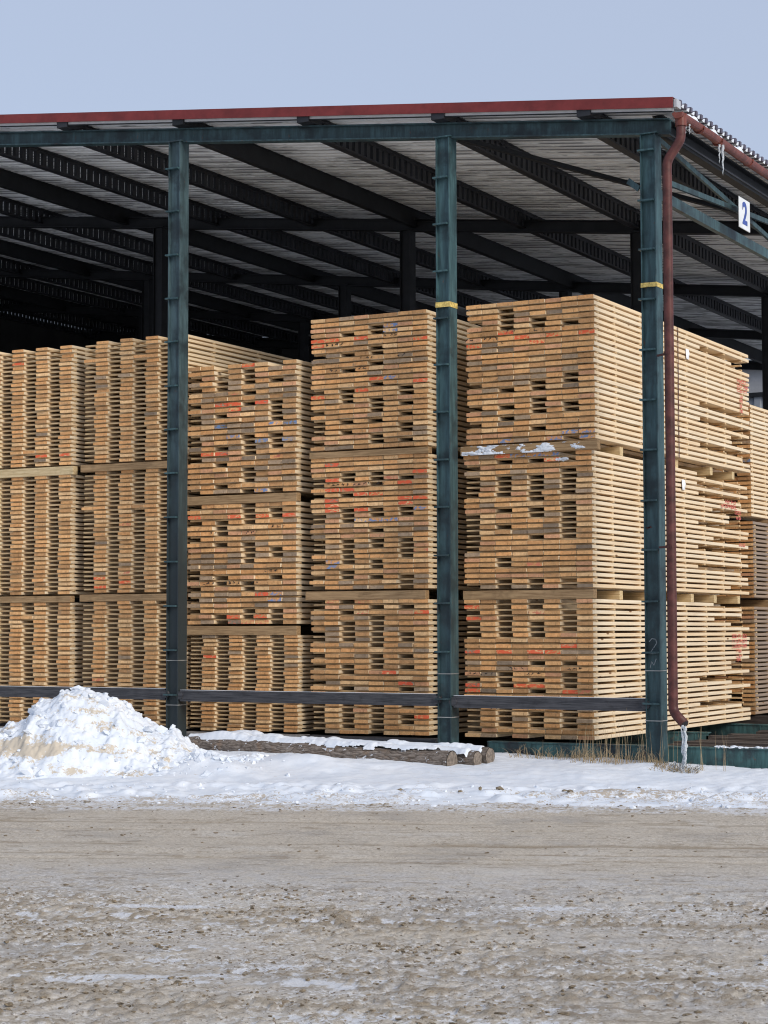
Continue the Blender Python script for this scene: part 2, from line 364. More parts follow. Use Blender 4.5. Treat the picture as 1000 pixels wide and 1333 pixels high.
# wider, coarser road left and right of it
for (u0, u1) in ((-30, -1.35), (9.35, 40)):
    uu = np.arange(u0, u1+.1, .12); vv = np.arange(-24, 1.1, .12); A_, B_ = np.meshgrid(uu, vv)
    h = road_height(A_, B_)[0]; x_, y_ = uv2xy(A_, B_)
    grid_mesh('road', np.stack([x_, y_, h], -1), M['mud'], {'snow': (fbm(A_, B_*2, 2)-.42)*1.4, 'mud': (fbm(A_*4, B_*8, 3)-.4), 'ice': A_*0+.3, 'tone': A_*0+.5, 'rg': A_*0+.5}, kind='structure')
uu = np.arange(-1.4, 9.5, .12); vv = np.arange(-30, -10.7, .12); A_, B_ = np.meshgrid(uu, vv)
x_, y_ = uv2xy(A_, B_)
grid_mesh('road', np.stack([x_, y_, road_height(A_, B_)[0]], -1), M['mud'], {'snow': (fbm(A_, B_*2, 2)-.42)*1.4, 'mud': (fbm(A_*4, B_*8, 3)-.4), 'ice': A_*0+.3, 'tone': A_*0+.5, 'rg': A_*0+.5}, kind='structure')

def bank_base(v): return np.clip(.018+.069*v, -.08, .235)
def bank_height(u, v, x, y):
    h = bank_base(v-.12*(fbm(u*1.5, v*0+3, 4, 4)-.5)*4)
    h = h+.05*(fbm(u*.9, v*1.2, 6, 4)-.5)+.022*(fbm(u*5, v*6, 8, 4)-.5)+.008*(vn(u*25, v*25, 9)-.5)
    edge = sstep(-.15, .25, v)*sstep(1.3, .5, v)
    h = h+edge*(.045*sstep(.45, .75, fbm(u*4, v*6, 11, 4, .6))+.045*(.45-worley(u*5+.3*fbm(u*9, v*9, 2, 2), v*6, 5))*sstep(.42, .6, fbm(u*1.6, v*2, 7, 3)))+.012*(.5-worley(u*9, v*9, 9))*sstep(.45, .65, fbm(u*1.2, v*1.2, 10, 3))
    for (cx, cy, s, a) in ((-10.5, 15.7, .45, .13), (-9.75, 16.3, .4, .09), (-9.2, 16.75, .45, .05), (-11.2, 16.0, .45, .14), (-10.2, 16.5, .5, .07), (-7.6, 17.0, .6, .04), (-6.7, 17.75, .3, .05)):
        h = h+a*np.exp(-((x-cx)**2+(y-cy)**2*2)/s**2)*(.7+.6*fbm(u*4, v*4, 12, 3))
    return h
uu = np.arange(-3.5, 14, .03); vv = np.arange(-.55, 6.6, .03); A_, B_ = np.meshgrid(uu, vv); x_, y_ = uv2xy(A_, B_)
h = bank_height(A_, B_, x_, y_); h = np.where(y_ > 18.15, np.minimum(h, .12), h)
h = np.where(B_ < -.15, h-.05*sstep(-.1, -.5, B_), h)
dirt = sstep(1.0, .1, B_)*.27*sstep(.3, .6, fbm(A_*1.2, B_*3, 15, 4))+.10*sstep(.5, .7, fbm(A_*1.3+2, B_*2, 13, 3))
dirt = dirt+.22*np.exp(-((A_-5.6)/1.4)**2-((B_-.55)/.25)**2)
grid_mesh('snow_bank', np.stack([x_, y_, h], -1), M['snowd'], {'dirt': dirt}, kind='structure')
def ground_z(x, y):
    u, v = xy2uv(x, y); a = np.array([float(u)]); b = np.array([float(v)])
    return float(bank_height(a, b, np.array([x]), np.array([y]))[0]) if v > 0 else float(road_height(a, b)[0][0])
for (x0, x1, y0, y1) in ((-60, -14.6, 10, 18.1), (-2.2, 60, 18.1, 90), (-6.3, -2.2, 22, 90), (-90, -46, 18.1, 90), (-46, -6.3, 40.6, 120)):
    g = MB(); g.raw([(x0, y0, .02), (x1, y0, .02), (x1, y1, .02), (x0, y1, .02)], [(0, 1, 2, 3)])
    g.build('snow_field', M['snow'], kind='structure')
# small lumps: frozen clods on the road, snow crumbs on the bank
ico = bmesh.new(); bmesh.ops.create_icosphere(ico, subdivisions=1, radius=1); IV = np.array([v.co[:] for v in ico.verts]); IF = [tuple(v.index for v in f.verts) for f in ico.faces]; ico.free()
IFa = np.array(IF)
def lumps(name, pts, sizes, mat, flat=.55, rough=.3, parent=None, **k):
    n = len(pts); V_ = np.repeat(IV[None], n, 0)*(1+rough*(rng.random((n, 12, 1))-.5)*2)
    V_ = V_*np.stack([.6+1.1*rng.random(n), .6+.7*rng.random(n), flat*(.7+.6*rng.random(n))], -1)[:, None]
    a = rng.random(n)*6.28; c, s = np.cos(a)[:, None], np.sin(a)[:, None]
    x, y = V_[..., 0]*c-V_[..., 1]*s, V_[..., 0]*s+V_[..., 1]*c
    V_ = np.stack([x, y, V_[..., 2]], -1)*np.array(sizes)[:, None, None]+np.array(pts)[:, None]
    F_ = (IFa[None]+(np.arange(n)*12)[:, None, None]).reshape(-1, 3)
    me = bpy.data.meshes.new(name); me.from_pydata(V_.reshape(-1, 3).tolist(), [], F_.tolist()); me.materials.append(mat)
    o = bpy.data.objects.new(name, me); C.objects.link(o)
    if parent: o.parent = parent
    return tag(o, **k)
N = 160000; pu = rng.uniform(-1.2, 9.2, N); pv = rng.uniform(-10.4, .5, N)
H2, ro2, cl2, r2, _ = road_height(pu, pv)
dens = (.12+.8*sstep(.50, .68, fbm(pu*1.8, pv*3.0, 7, 4, .6)))*np.maximum(sstep(-5.0, -6.6, pv), .5*sstep(-1.2, -.3, pv))+.02
keep = rng.random(N) < dens*.5*(.35+1.3*sstep(.42, .62, fbm(pu*4, pv*6, 11, 3)))
pu, pv, H2 = pu[keep], pv[keep], H2[keep]; sz = .0025+.012*rng.random(len(pu))**4.2; px_, py_ = uv2xy(pu, pv)
lumps('mud_clods', np.stack([px_, py_, H2+sz*.25], -1), sz, M['clod'], .42, .5, label='crumbs of frozen brown mud scattered over the icy road', cat='frozen mud', kind='stuff')
N = 500; pu = rng.uniform(-1, 9.5, N); pv = rng.uniform(-.35, .9, N)**1
px_, py_ = uv2xy(pu, pv); h = bank_height(pu, pv, px_, py_); sz = .005+.018*rng.random(N)**3
lumps('snow_crumbs', np.stack([px_, py_, np.maximum(h, .0)+sz*.2], -1), sz, M['snow'], .7, .3, label='small crumbs of snow along the edge of the road', cat='snow', kind='stuff')
cz = [( -7.0+.5*random.random()*0+dx, y, .02+.018*random.random()) for dx, y in ((0, 16.1), (.55, 16.2), (.62, 16.35), (-.45, 15.7), (-.8, 15.6), (-.62, 15.65), (.1, 16.0), (-1.3, 15.4))]
lumps('brown_snow_lumps', [(x, y, ground_z(x, y)+s*.3) for x, y, s in cz], [s for *_, s in cz], M['clod'], .7, .3, label='brownish lumps lying on the snow strip right of centre', cat='snow', kind='stuff')

# ------------------------------------------------------------------ snow pile at the left
RT = (math.cos(TH), math.sin(TH)); FW = (-math.sin(TH), math.cos(TH)); D0 = 19.6
prof = np.array([(-120, 1000), (-70, 985), (-40, 968), (0, 952), (14, 943), (38, 935), (50, 913), (75, 908), (84, 899), (112, 897), (140, 906), (164, 914), (172, 925), (196, 941), (219, 953), (229, 949), (238, 958), (255, 972), (262, 984), (290, 990), (345, 1004)], float)
pa = (prof[:, 0]-500)/2504*D0; pz = 1.5-(prof[:, 1]-822)/2504*D0
aa = np.arange(pa[0], pa[-1], .012); bb = np.arange(-1.35, 1.1, .012); A_, B_ = np.meshgrid(aa, bb)
x_ = RT[0]*A_+FW[0]*(D0+B_); y_ = RT[1]*A_+FW[1]*(D0+B_)
u_, v_ = xy2uv(x_, y_); base = bank_base(v_)-.03
top = np.interp(A_+.05*(fbm(A_*3, B_*3, 2)-.5), pa, pz)
warp = .25*(fbm(A_*2.2, B_*2.2, 5, 4)-.5)
fo = np.where(B_ < 0, sstep(-1.18, -.02, B_+warp*np.clip(-B_*3, 0, 1)), sstep(1.0, .05, B_))**.85
l1 = fbm(A_*3.5, B_*3.5, 6, 4, .55); bill = np.abs(2*fbm(A_*6+1, B_*6, 9, 4, .55)-1); bl2 = np.abs(2*fbm(A_*15+1, B_*15, 11, 3, .55)-1)
z_ = base+(top-base)*fo+(fo*(1.02-fo)+.05*fo)*(.34*(l1-.5)+.34*(bill-.35)+.07*(bl2-.3))+.006*(vn(A_*30, B_*30, 3)-.5)
wk = A_+.06*fbm(A_*8, B_*8, 2, 3); z_ = z_+fo*(.075*(.5-worley(wk*5.5, B_*5.5, 4))*sstep(.35, .6, fbm(A_*2, B_*2, 13, 3))+.035*(.5-worley(wk*12, B_*12, 6))+.014*(.5-worley(wk*26, B_*26, 8)))
z_ = np.where(fo < .02, base-.05, z_)
dirt = (.25+.3*fbm(A_*14, B_*14, 8, 3))*sstep(.45, .72, fbm(A_*2.4+3, (z_*2.2+B_)*3, 12, 4, .6))*sstep(-.02, -.3, B_)+(.10+.42*fbm(A_*11, B_*11, 9, 3))*np.exp(-((A_+3.55)/.5)**2-((z_-.38)/.22)**2)+.22*np.exp(-((A_+1.75)/.4)**2-((z_-.22)/.12)**2)+.2*np.exp(-((A_+3.2)/.25)**2-((z_-.72)/.06)**2)+.12*(fbm(A_*12, B_*12, 2, 3)-.5)
pile = empty('snow_pile', (float(RT[0]*-3.1+FW[0]*D0), float(RT[1]*-3.1+FW[1]*D0), .15), label='large heap of ploughed white snow with sandy dirt in front of the left post', cat='snow pile')
o = grid_mesh('heap', np.stack([x_-pile.location.x, y_-pile.location.y, z_-.15], -1), M['pile'], {'dirt': dirt}, parent=pile)
N = 330; ai = rng.integers(40, A_.shape[1]-40, N); bi = (rng.random(N)**.8*(A_.shape[0]*.62)).astype(int)+10
pts = np.stack([x_[bi, ai]-pile.location.x, y_[bi, ai]-pile.location.y, z_[bi, ai]-.15+.004], -1)
ea = rng.normal(-1.75, .33, 240); eb = rng.normal(-.45, .3, 240); ex = RT[0]*ea+FW[0]*(D0+eb); ey = RT[1]*ea+FW[1]*(D0+eb)
pts = np.concatenate([pts, np.stack([ex-pile.location.x, ey-pile.location.y, np.array([ground_z(float(p), float(q)) for p, q in zip(ex, ey)])-.15+.008], -1)]); N += 240
lumps('snow_chunks', pts, .008+.050*rng.random(N)**3.4, M['pile'], .75, .45, parent=pile, kind='stuff')
big = np.array([[(px-500)/2504*D0, 0, 1.5-(py-822)/2504*D0, s] for px, py, s in ((229, 954, .068), (305, 992, .04), (322, 996, .03), (60, 913, .04), (92, 903, .045), (112, 902, .04), (140, 911, .03), (168, 917, .035), (16, 946, .03), (40, 938, .03), (199, 944, .022), (252, 975, .03), (266, 983, .035), (282, 990, .03))])
for i, (A1, B1, z1, s1) in enumerate(big):
    bm = bmesh.new(); bmesh.ops.create_icosphere(bm, subdivisions=3, radius=s1)
    for v in bm.verts:
        n = v.co.normalized()*3+Vector((i*3.1, 0, 0)); q = float(fbm(np.array([n.x*1.2+n.z]), np.array([n.y*1.2-n.z*.7]), 4, 3)[0])
        v.co *= .7+.65*q
    me = bpy.data.meshes.new('snow_lump'); bm.to_mesh(me); bm.free(); me.materials.append(M['pile'])
    me.polygons.foreach_set('use_smooth', [True]*len(me.polygons))
    inst('snow_lump', me, pile, (RT[0]*A1+FW[0]*D0-pile.location.x, RT[1]*A1+FW[1]*D0-pile.location.y, z1-.15-s1*.35))

# ------------------------------------------------------------------ the shed
shed = empty('storage_shed', (-12.5, 18, 0), label='open-sided lumber shed on teal steel posts with a sloping corrugated roof', cat='shed')
SX, SY = -12.5, 18.0
def part(mb, name, mats, parent=shed, smooth=False, **k):
    o = mb.build(name, mats, parent, smooth, **k)
    if parent is shed: o.location = (-SX, -SY, 0)
    return o
YF = 17.97; ROWS = (17.97, 23.55, 29.1, 34.7, 40.2); COLX = (-16.78, -12.56, -9.12, -6.82)
def stiffener_mesh():
    m = MB(); m.box(-.098, .067, -.122, -.05, -.010, .008); return m.mesh('stiffener', M['teal'])
ST = stiffener_mesh()
def column(x, y, mat, front=True):
    z1 = ZB(x)-.165; m = MB(); h = .088
    m.box(x-.080, x-.068, y-h, y+h, 0, z1); m.box(x+.068, x+.080, y-h, y+h, 0, z1)      # flanges
    m.box(x-.068, x+.068, y-.055, y-.043, 0, z1-.002); m.box(x-.068, x+.068, y+.043, y+.055, 0, z1-.002)
    m.box(x-.105, x+.105, y-.1, y+.1, z1, z1+.012)
    o = part(m, 'post', mat)
    if front:
        zs = 1.788-.5*3
        while zs < z1-.1:
            if zs > .3: inst('stiffener', ST, o, (x+random.uniform(-.004, .004), y, zs+random.uniform(-.006, .006)), (0, random.uniform(-.02, .02), 0))
            zs += .5
    return o
posts = []
for j, y in enumerate(ROWS):
    xs = COLX if j == 0 else tuple(-6.64-k for k in ((0,) if j > 1 else ())+(2.48, 5.92, 10.14, 14.38, 18.58))
    if j == 0: xs = COLX+(-21.0, -25.2)
    for x in xs:
        p = column(x, y, (M['teal_dirty'] if x < -12 else M['teal']) if j == 0 else M['dark'], j == 0)
        if j == 0: posts.append((x, p))
pp = {x: p for x, p in posts}
def band(x, z0, z1, mat, name):       # thin collar round a post
    m = MB(); e = .0925
    m.box(x-.0835, x+.0835, YF-e, YF-.0895, z0, z1); m.box(x+.0815, x+.0845, YF-.0895, YF+.09, z0, z1); m.box(x-.0845, x-.0815, YF-.0895, YF+.09, z0, z1)
    return part(m, name, mat, pp[x])
def local(o): o.location = (0, 0, 0)
band(-9.12, 4.90, 4.955, M['yellow'], 'yellow_band'); band(-6.82, 4.91, 4.955, M['yellow'], 'yellow_band')
for x, zz in ((-9.12, (1.05, .60)), (-6.82, (1.10, .61)), (-12.56, (1.17, .67))):
    for z in zz:
        band(x, z, z+.008, M['wire'], 'wire_tie')
def strokes(mb, glyphs, ox, oz, w, h, gap, th, place, seed=0):
    """thin painted strokes; place(a, b) maps along/up to a point, returns 3D; strips with 2 mm thickness"""
    for gi, gl in enumerate(glyphs):
        for (x0, z0, x1, z1) in gl:
            a0, b0, a1, b1 = ox+gi*(w+gap)+x0*w, oz+z0*h, ox+gi*(w+gap)+x1*w, oz+z1*h
            dx, dz = a1-a0, b1-b0; l = math.hypot(dx, dz) or 1; nx, nz = -dz/l*th/2, dx/l*th/2; ex, ez = dx/l*th*.3, dz/l*th*.3
            c = [(a0-ex+nx, b0-ez+nz), (a1+ex+nx, b1+ez+nz), (a1+ex-nx, b1+ez-nz), (a0-ex-nx, b0-ez-nz)]
            mb.raw([place(*p, 0) for p in c]+[place(*p, 1) for p in c], [(0, 1, 2, 3), (7, 6, 5, 4), (0, 4, 5, 1), (1, 5, 6, 2), (2, 6, 7, 3), (3, 7, 4, 0)])
G2 = [(0.05, .8, .35, 1), (.35, 1, .8, .95), (.8, .95, .9, .7), (.9, .7, .5, .35), (.5, .35, .05, 0), (.05, 0, .95, .05)]
m = MB(); strokes(m, [G2], -6.87, 1.27, .09, .15, 0, .008, lambda a, b, t: (a, YF-.056-.0015*t, b))
strokes(m, [[(0, 0, .2, .7), (.2, .7, .5, .3), (.5, .3, .8, 1)]], -6.86, 1.13, .08, .09, 0, .007, lambda a, b, t: (a, YF-.056-.0015*t, b))
part(m, 'chalk_number', M['chalk'], pp[-6.82])
m = MB(); strokes(m, [[(0, .5, 1, .6), (.2, .2, .8, .9)]], -6.88, 2.5, .05, .03, 0, .01, lambda a, b, t: (a, YF-.056-.0015*t, b)); part(m, 'paint_smear', M['pipe'], pp[-6.82])
# beams across, one per row
for j, y in enumerate(ROWS):
    m = MB(); x0, x1 = -31, -6.60
    m.slopebox(x0, x1, y-.06, y+.06, -.014, 0); m.slopebox(x0, x1, y-.06, y+.06, -.165, -.150); m.slopebox(x0, x1, y-.006, y+.006, -.150, -.014)
    part(m, 'cross_beam', M['teal_beam'] if j == 0 else M['dark'])
# purlins: fluted steel webs running back into the shed
def purlin(x, fluted):
    m = MB(); z0 = ZB(x); y0, y1 = 18.06, 40.4
    m.box(x-.045, x+.045, y0, y1, z0-.115, z0-.103); m.box(x-.045, x+.045, y0, y1, z0+.115, z0+.127)
    m.box(x-.075, x+.075, 17.775, y0-.002, z0+.004, z0+.105)
    if fluted:       # open web: closely spaced uprights between the chords
        m.box(x-.028, x+.028, y0, y1, z0+.080, z0+.115); m.box(x-.03, x+.03, y0, y1, z0-.103, z0-.085); y = y0
        while y < y1:
            m.box(x-.02, x+.02, y, y+.078, z0-.085, z0+.080); y += .14
    else: m.box(x-.028, x+.028, y0, y1, z0-.103, z0+.115)
    part(m, 'purlin', M['purlin'] if fluted else M['dark'])
for k in range(-1, 15):
    x = -7.46-1.66*k
    if k < 0: continue
    purlin(x, k % 3 != 0 or k == 0)
# roof sheet: ribs run down the slope
def roof_sheet():
    prof = []
    y = 17.84; p = .155
    while y < 40.7:
        prof += [(y, 0), (y+.07, 0), (y+.09, .04), (y+.135, .04)]; y += p
    vs = []; fs = []; nX = 12; xs = np.linspace(-31.6, -6.50, nX)
    for (yy, h) in prof:
        for x in xs: vs.append((x, yy, ZB(x)+.13+h))
    for i in range(len(prof)-1):
        for k in range(nX-1): a = i*nX+k; fs.append((a, a+1, a+nX+1, a+nX))
    m = MB(); m.raw(vs, fs); o = part(m, 'roof_sheet', M['roofm'])
    s = o.modifiers.new('thickness', 'SOLIDIFY'); s.thickness = .004; s.offset = 1
    return o
roof_sheet()
m = MB(); y = 17.93
while y < 30:       # rib end caps seen along the eave
    m.box(-6.56, -6.485, y, y+.05, ZB(-6.5)+.134, ZB(-6.5)+.185); y += .155
part(m, 'rib_caps', M['roofend'], kind='stuff')
m = MB(); x0, x1 = -31.6, -6.505
m.slopebox(x0, x1, 17.76, 17.772, .066, .170); m.slopebox(x0, x1, 17.772, 17.93, .1725, .1765)
part(m, 'fascia', M['red'])
m = MB(); m.slopebox(-31.6, -6.51, 17.80, 17.81, .045, .128); part(m, 'closing_strip', M['strip'])
m = MB()      # thin dark gap line between the light strips
m.slopebox(-31.6, -6.52, 17.790, 17.7985, .028, .040); part(m, 'closing_seam', M['dark'])
m = MB(); m.box(-6.50, -6.47, 17.78, 17.90, 6.66, 6.74); part(m, 'corner_flashing', M['silo'])
# eave beam, side truss
m = MB(); m.box(-6.83, -6.72, 18.06, 40.2, 6.475, 6.49); m.box(-6.80, -6.79, 18.06, 40.2, 6.49, 6.665); m.box(-6.83, -6.72, 18.06, 40.2, 6.665, 6.68)
part(m, 'eave_beam', M['dark'])
m = MB(); m.box(-6.715, -6.70, 18.06, 40.2, 6.50, 6.52); part(m, 'eave_flange', M['purlin'])
tr = MB(); tr.box(-6.85, -6.79, 18.062, 23.45, 5.84, 5.95); part(tr, 'truss_chord', M['teal_beam'])
tr = MB(); tr.bar((-6.77, 18.08, 6.43), (-6.77, 23.45, 5.90), .03, .055); part(tr, 'truss_diagonal', M['teal_beam'])
tr = MB(); tr.bar((-6.73, 18.08, 6.01), (-6.73, 23.45, 6.36), .03, .055); part(tr, 'truss_diagonal', M['teal_beam'])
for y0 in (23.65, 29.2):
    tr = MB(); tr.box(-6.85, -6.79, y0, y0+5.4, 5.84, 5.95); part(tr, 'truss_chord', M['dark'])
tr = MB(); tr.bar((-9.02, 18.1, ZB(-9)-.13), (-6.85, 23.4, ZB(-6.9)-.13), .05, .05); part(tr, 'roof_brace', M['dark'])
tr = MB(); tr.bar((-6.93, 17.93, 5.92), (-7.07, 17.99, 6.03), .012, .06); part(tr, 'gusset', M['teal_beam'])
# gutter (half round), brackets, downpipe
def gutter():
    m = MB(); xc, zc, r = -6.435, 6.60, .055; n = 10; vs = []; fs = []
    ys = np.arange(17.70, 40.4, .9)
    for i, y in enumerate(ys):
        sag = .008*math.sin(i*1.7)
        for rr in (r, r-.006):
            for k in range(n+1):
                t = math.pi+math.pi*k/n; vs.append((xc+rr*math.cos(t), y, zc-.02+rr*math.sin(t)*1.1+sag))
    w = 2*(n+1)
    for i in range(len(ys)-1):
        for k in range(n):
            a = i*w+k; fs.append((a, a+w, a+w+1, a+1)); a += n+1; fs.append((a, a+1, a+w+1, a+w))
        fs.append((i*w, i*w+n+1, (i+1)*w+n+1, (i+1)*w)); fs.append((i*w+n, (i+1)*w+n, (i+1)*w+w-1, i*w+w-1))
    m.raw(vs, fs)
    m.raw([(xc+r*math.cos(math.pi+math.pi*k/n), 17.70, zc-.02+r*math.sin(math.pi+math.pi*k/n)*1.1) for k in range(n+1)], [tuple(range(n+1))])
    g = part(m, 'gutter', M['gutter'], smooth=False)
    for y in (17.78, 18.33, 18.9, 19.9, 21.0):
        b = MB(); b.tube([(xc-.058, y, zc+.01)]+[(xc+.060*math.cos(math.pi+math.pi*k/8), y, zc-.02+.066*math.sin(math.pi+math.pi*k/8)) for k in range(9)], .009, 6); b.build('gutter_bracket', M['gutter'], g)
gutter()
def arc_pts(pts, r=.09, n=5):
    out = [Vector(pts[0])]
    for i in range(1, len(pts)-1):
        p = Vector(pts[i]); a = (Vector(pts[i-1])-p).normalized(); b = (Vector(pts[i+1])-p).normalized()
        A0, B0 = p+a*r, p+b*r
        for k in range(n+1): t = k/n; out.append(A0*(1-t)**2+p*2*t*(1-t)+B0*t*t)
    return out+[Vector(pts[-1])]
PX = -6.565; PY = 17.75
m = MB(); m.tube(arc_pts([(-6.43, 17.79, 6.56), (-6.43, 17.79, 6.33), (PX, PY, 6.12), (PX, PY, .715), (-6.43, 17.69, .60)], .06), .047, 16)
dp = part(m, 'downpipe', M['pipe'], smooth=True)
m = MB(); m.tube([(-6.43, 17.79, 6.58), (-6.43, 17.79, 6.46)], .056, 16); m.build('pipe_collar', M['gutter'], dp)
for z in (4.2, 2.3): m = MB(); m.tube([(PX, PY, z), (PX, PY, z+.03)], .051, 16); m.bar((PX-.03, PY+.04, z+.015), (PX-.17, PY+.13, z+.015), .02, .02); m.build('pipe_clamp', M['pipe'], dp)
m = MB(); m.tube([(-6.432, 17.691, .603), (-6.425, 17.686, .596)], .036, 14); m.build('pipe_mouth', M['blackink'], dp)
# walls that close the dark back and left side
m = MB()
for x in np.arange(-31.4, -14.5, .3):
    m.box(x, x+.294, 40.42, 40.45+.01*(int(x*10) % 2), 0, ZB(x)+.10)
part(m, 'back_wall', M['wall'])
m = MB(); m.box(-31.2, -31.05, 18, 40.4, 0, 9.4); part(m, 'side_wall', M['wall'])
# shed floor
m = MB(); m.box(-31, -6.9, 18.2, 40.5, -.05, .10); m.build('shed_floor', M['earth'], kind='structure')
# guard rails between the posts
spans = [(-16.69, -12.66, .855), (-12.46, -9.22, .842), (-9.02, -6.91, .829)]
for i, (a, b, zt) in enumerate(spans):
    r_ = MB(); r_.box(a, b, YF-.075, YF-.02, zt-.125, zt); r_.box(a, b, YF-.074, YF-.021, zt+.0005, zt+.003, 1)
    o = part(r_, 'guard_rail', [M['rail'], M['snow']]); 
    for xx in (a-.005, b+.005):
        k = MB(); k.tube([(xx, YF-.085, zt-.06), (xx, YF+.02, zt-.06)], .045, 12); k.build('rail_clamp', M['rail'], o)

# base beams, plinths, sleepers
def thing(mb, name, mats, label, cat, group=None, smooth=False, bev=0, kind=None):
    vs = np.array(mb.v); c = (vs.min(0)+vs.max(0))/2; c[2] = vs[:, 2].min()
    mb.v = [(x-c[0], y-c[1], z-c[2]) for x, y, z in mb.v]
    o = mb.build(name, mats, None, smooth, tuple(float(q) for q in c), label=label, cat=cat, group=group, kind=kind)
    if bev: bevel(o, bev)
    return o
def ibeam(x0, x1, y, z0, z1):
    m = MB(); m.box(x0, x1, y-.06, y+.06, z1-.014, z1); m.box(x0, x1, y-.06, y+.06, z0, z0+.014); m.box(x0, x1, y-.05, y-.038, z0+.014, z1-.014)
    x = x0+.5
    while x < x1: m.box(x-.005, x+.005, y-.058, y-.05, z0+.014, z1-.014); x += 1.05
    return m
thing(ibeam(-8.78, 1.5, 18.25, .165, .352), 'base_beam', M['teal_base'], 'peeling teal steel beam at ground level running right past the corner post', 'beam')
thing(ibeam(-9.0, -7.3, 20.9, .16, .352), 'base_beam', M['teal_base'], 'teal steel cross beam under the middle of the rightmost stack', 'beam')
thing(ibeam(-8.9, -7.0, 22.95, .16, .352), 'base_beam', M['teal_base'], 'short teal steel beam under the far end of the rightmost stack', 'beam')
m = MB(); m.box(-12.72, -11.11, 18.2, 18.5, .02, .352); thing(m, 'concrete_plinth', M['concrete'], 'pale concrete block under the short stack beside the left post', 'plinth', bev=.008)
m = MB(); m.box(-11.08, -9.40, 18.22, 18.5, .02, .350); thing(m, 'timber_plinth', M['rail'], 'grey weathered timber block under the stack left of the middle post', 'plinth', bev=.008)
m = MB(); m.box(-16.6, -12.80, 18.22, 18.5, .02, .348); thing(m, 'concrete_plinth', M['concrete'], 'concrete block under the two left stacks, partly behind the snow heap', 'plinth', bev=.008)
for (a, b) in ((-8.9, -9.9), (-10.9, -11.9), (-13, -16)):
    pass
for i, (x0, x1, lab) in enumerate(((-16.6, -12.8, 'rear support timber deep under the two left stacks'), (-12.72, -11.1, 'rear support timber deep under the short stack'), (-11.05, -9.4, 'rear support timber deep under the stack left of the middle post'))):
    for yy, ww in ((20.8, 'middle '), (23.0, 'rearmost ')):
        m = MB(); m.box(x0, x1, yy, yy+.2, .10, .350); thing(m, 'support_timber', M['sleeper'], lab.replace('rear ', ww), 'support')
deck = empty('timber_deck', (-5, 20, 0), kind='structure')
y = 18.45; k = 0
while y < 27:
    m = MB(); zt = .300+random.uniform(-.02, .015); x0 = -7.4+random.uniform(0, .3)
    m.box(x0, -2.2, y, y+random.uniform(.15, .2), .05, zt)
    o = m.build('sleeper', M['sleeper'], deck); o.location = (5, -20, 0); y += .30; k += 1
N = 260; xs = rng.uniform(-6.4, -3, N); ys = 18.5+rng.random(N)*2.2
sel = fbm(xs*1.5, ys*3, 5, 3) > .55
lumps('snow_on_deck', [(x, y, .29) for x, y, s in zip(xs, ys, sel) if s], [.03+.04*random.random() for s in sel if s], M['snow'], .12, .2, label='thin snow patches lying on the dark timber deck', cat='snow', kind='stuff')
N = 130; lumps('snow_on_beam', [(random.uniform(-6.3, -3), 18.25+random.uniform(-.04, .05), .354) for _ in range(N)], [.02+.025*random.random() for _ in range(N)], M['snow'], .4, .25, label='snow crusts on top of the teal ground beam at the right', cat='snow', kind='stuff')

# ------------------------------------------------------------------ lumber packages
SLOT = .185; BW = .179
def board_mesh(th, L, endm, seed, sm='side'):
    r = random.Random(seed); m = MB(); w = BW/2; t = th/2; c = .0035
    ring = [(-w, -t+c), (-w+c, -t), (w-c, -t), (w, -t+c), (w, t-c), (w-c, t), (-w+c, t), (-w, t-c)]
    ys = [0, L*.5, L]; bow = r.uniform(-.003, .003)
    vs = []
    for i, y in enumerate(ys):
        k = bow if i == 1 else 0
        vs += [(a+k*2, y, b+k) for a, b in ring]
    fs = []; ms = []
    for i in range(2):
        for k in range(8):
            fs.append((i*8+k, i*8+(k+1) % 8, (i+1)*8+(k+1) % 8, (i+1)*8+k))
    m.raw(vs, fs, 0); n = len(m.v)-24
    m.raw([], []); m.f += [tuple(reversed(range(8))), tuple(range(16, 24))]; m.m += [1, 1]
    return m.mesh('board', [M[sm], M[endm]])
_bm = {}
LENS = {'full': 5.08, 'a': 3.22, 'b': 3.75, 'c': 4.37, 'd': 4.8}
def bmesh_for(th, lk, endm, v, sm='side'):
    key = (round(th, 3), lk, endm, v, sm)
    if key not in _bm: _bm[key] = board_mesh(th, LENS[lk], endm, len(_bm), sm)
    return _bm[key]
PAL = {'tan': (.72, .40, .175), 'pale': (.80, .51, .26), 'orange': (.71, .365, .15), 'pink': (.63, .33, .18), 'brown': (.53, .29, .13), 'grey': (.38, .275, .185), 'dgrey': (.26, .195, .14)}
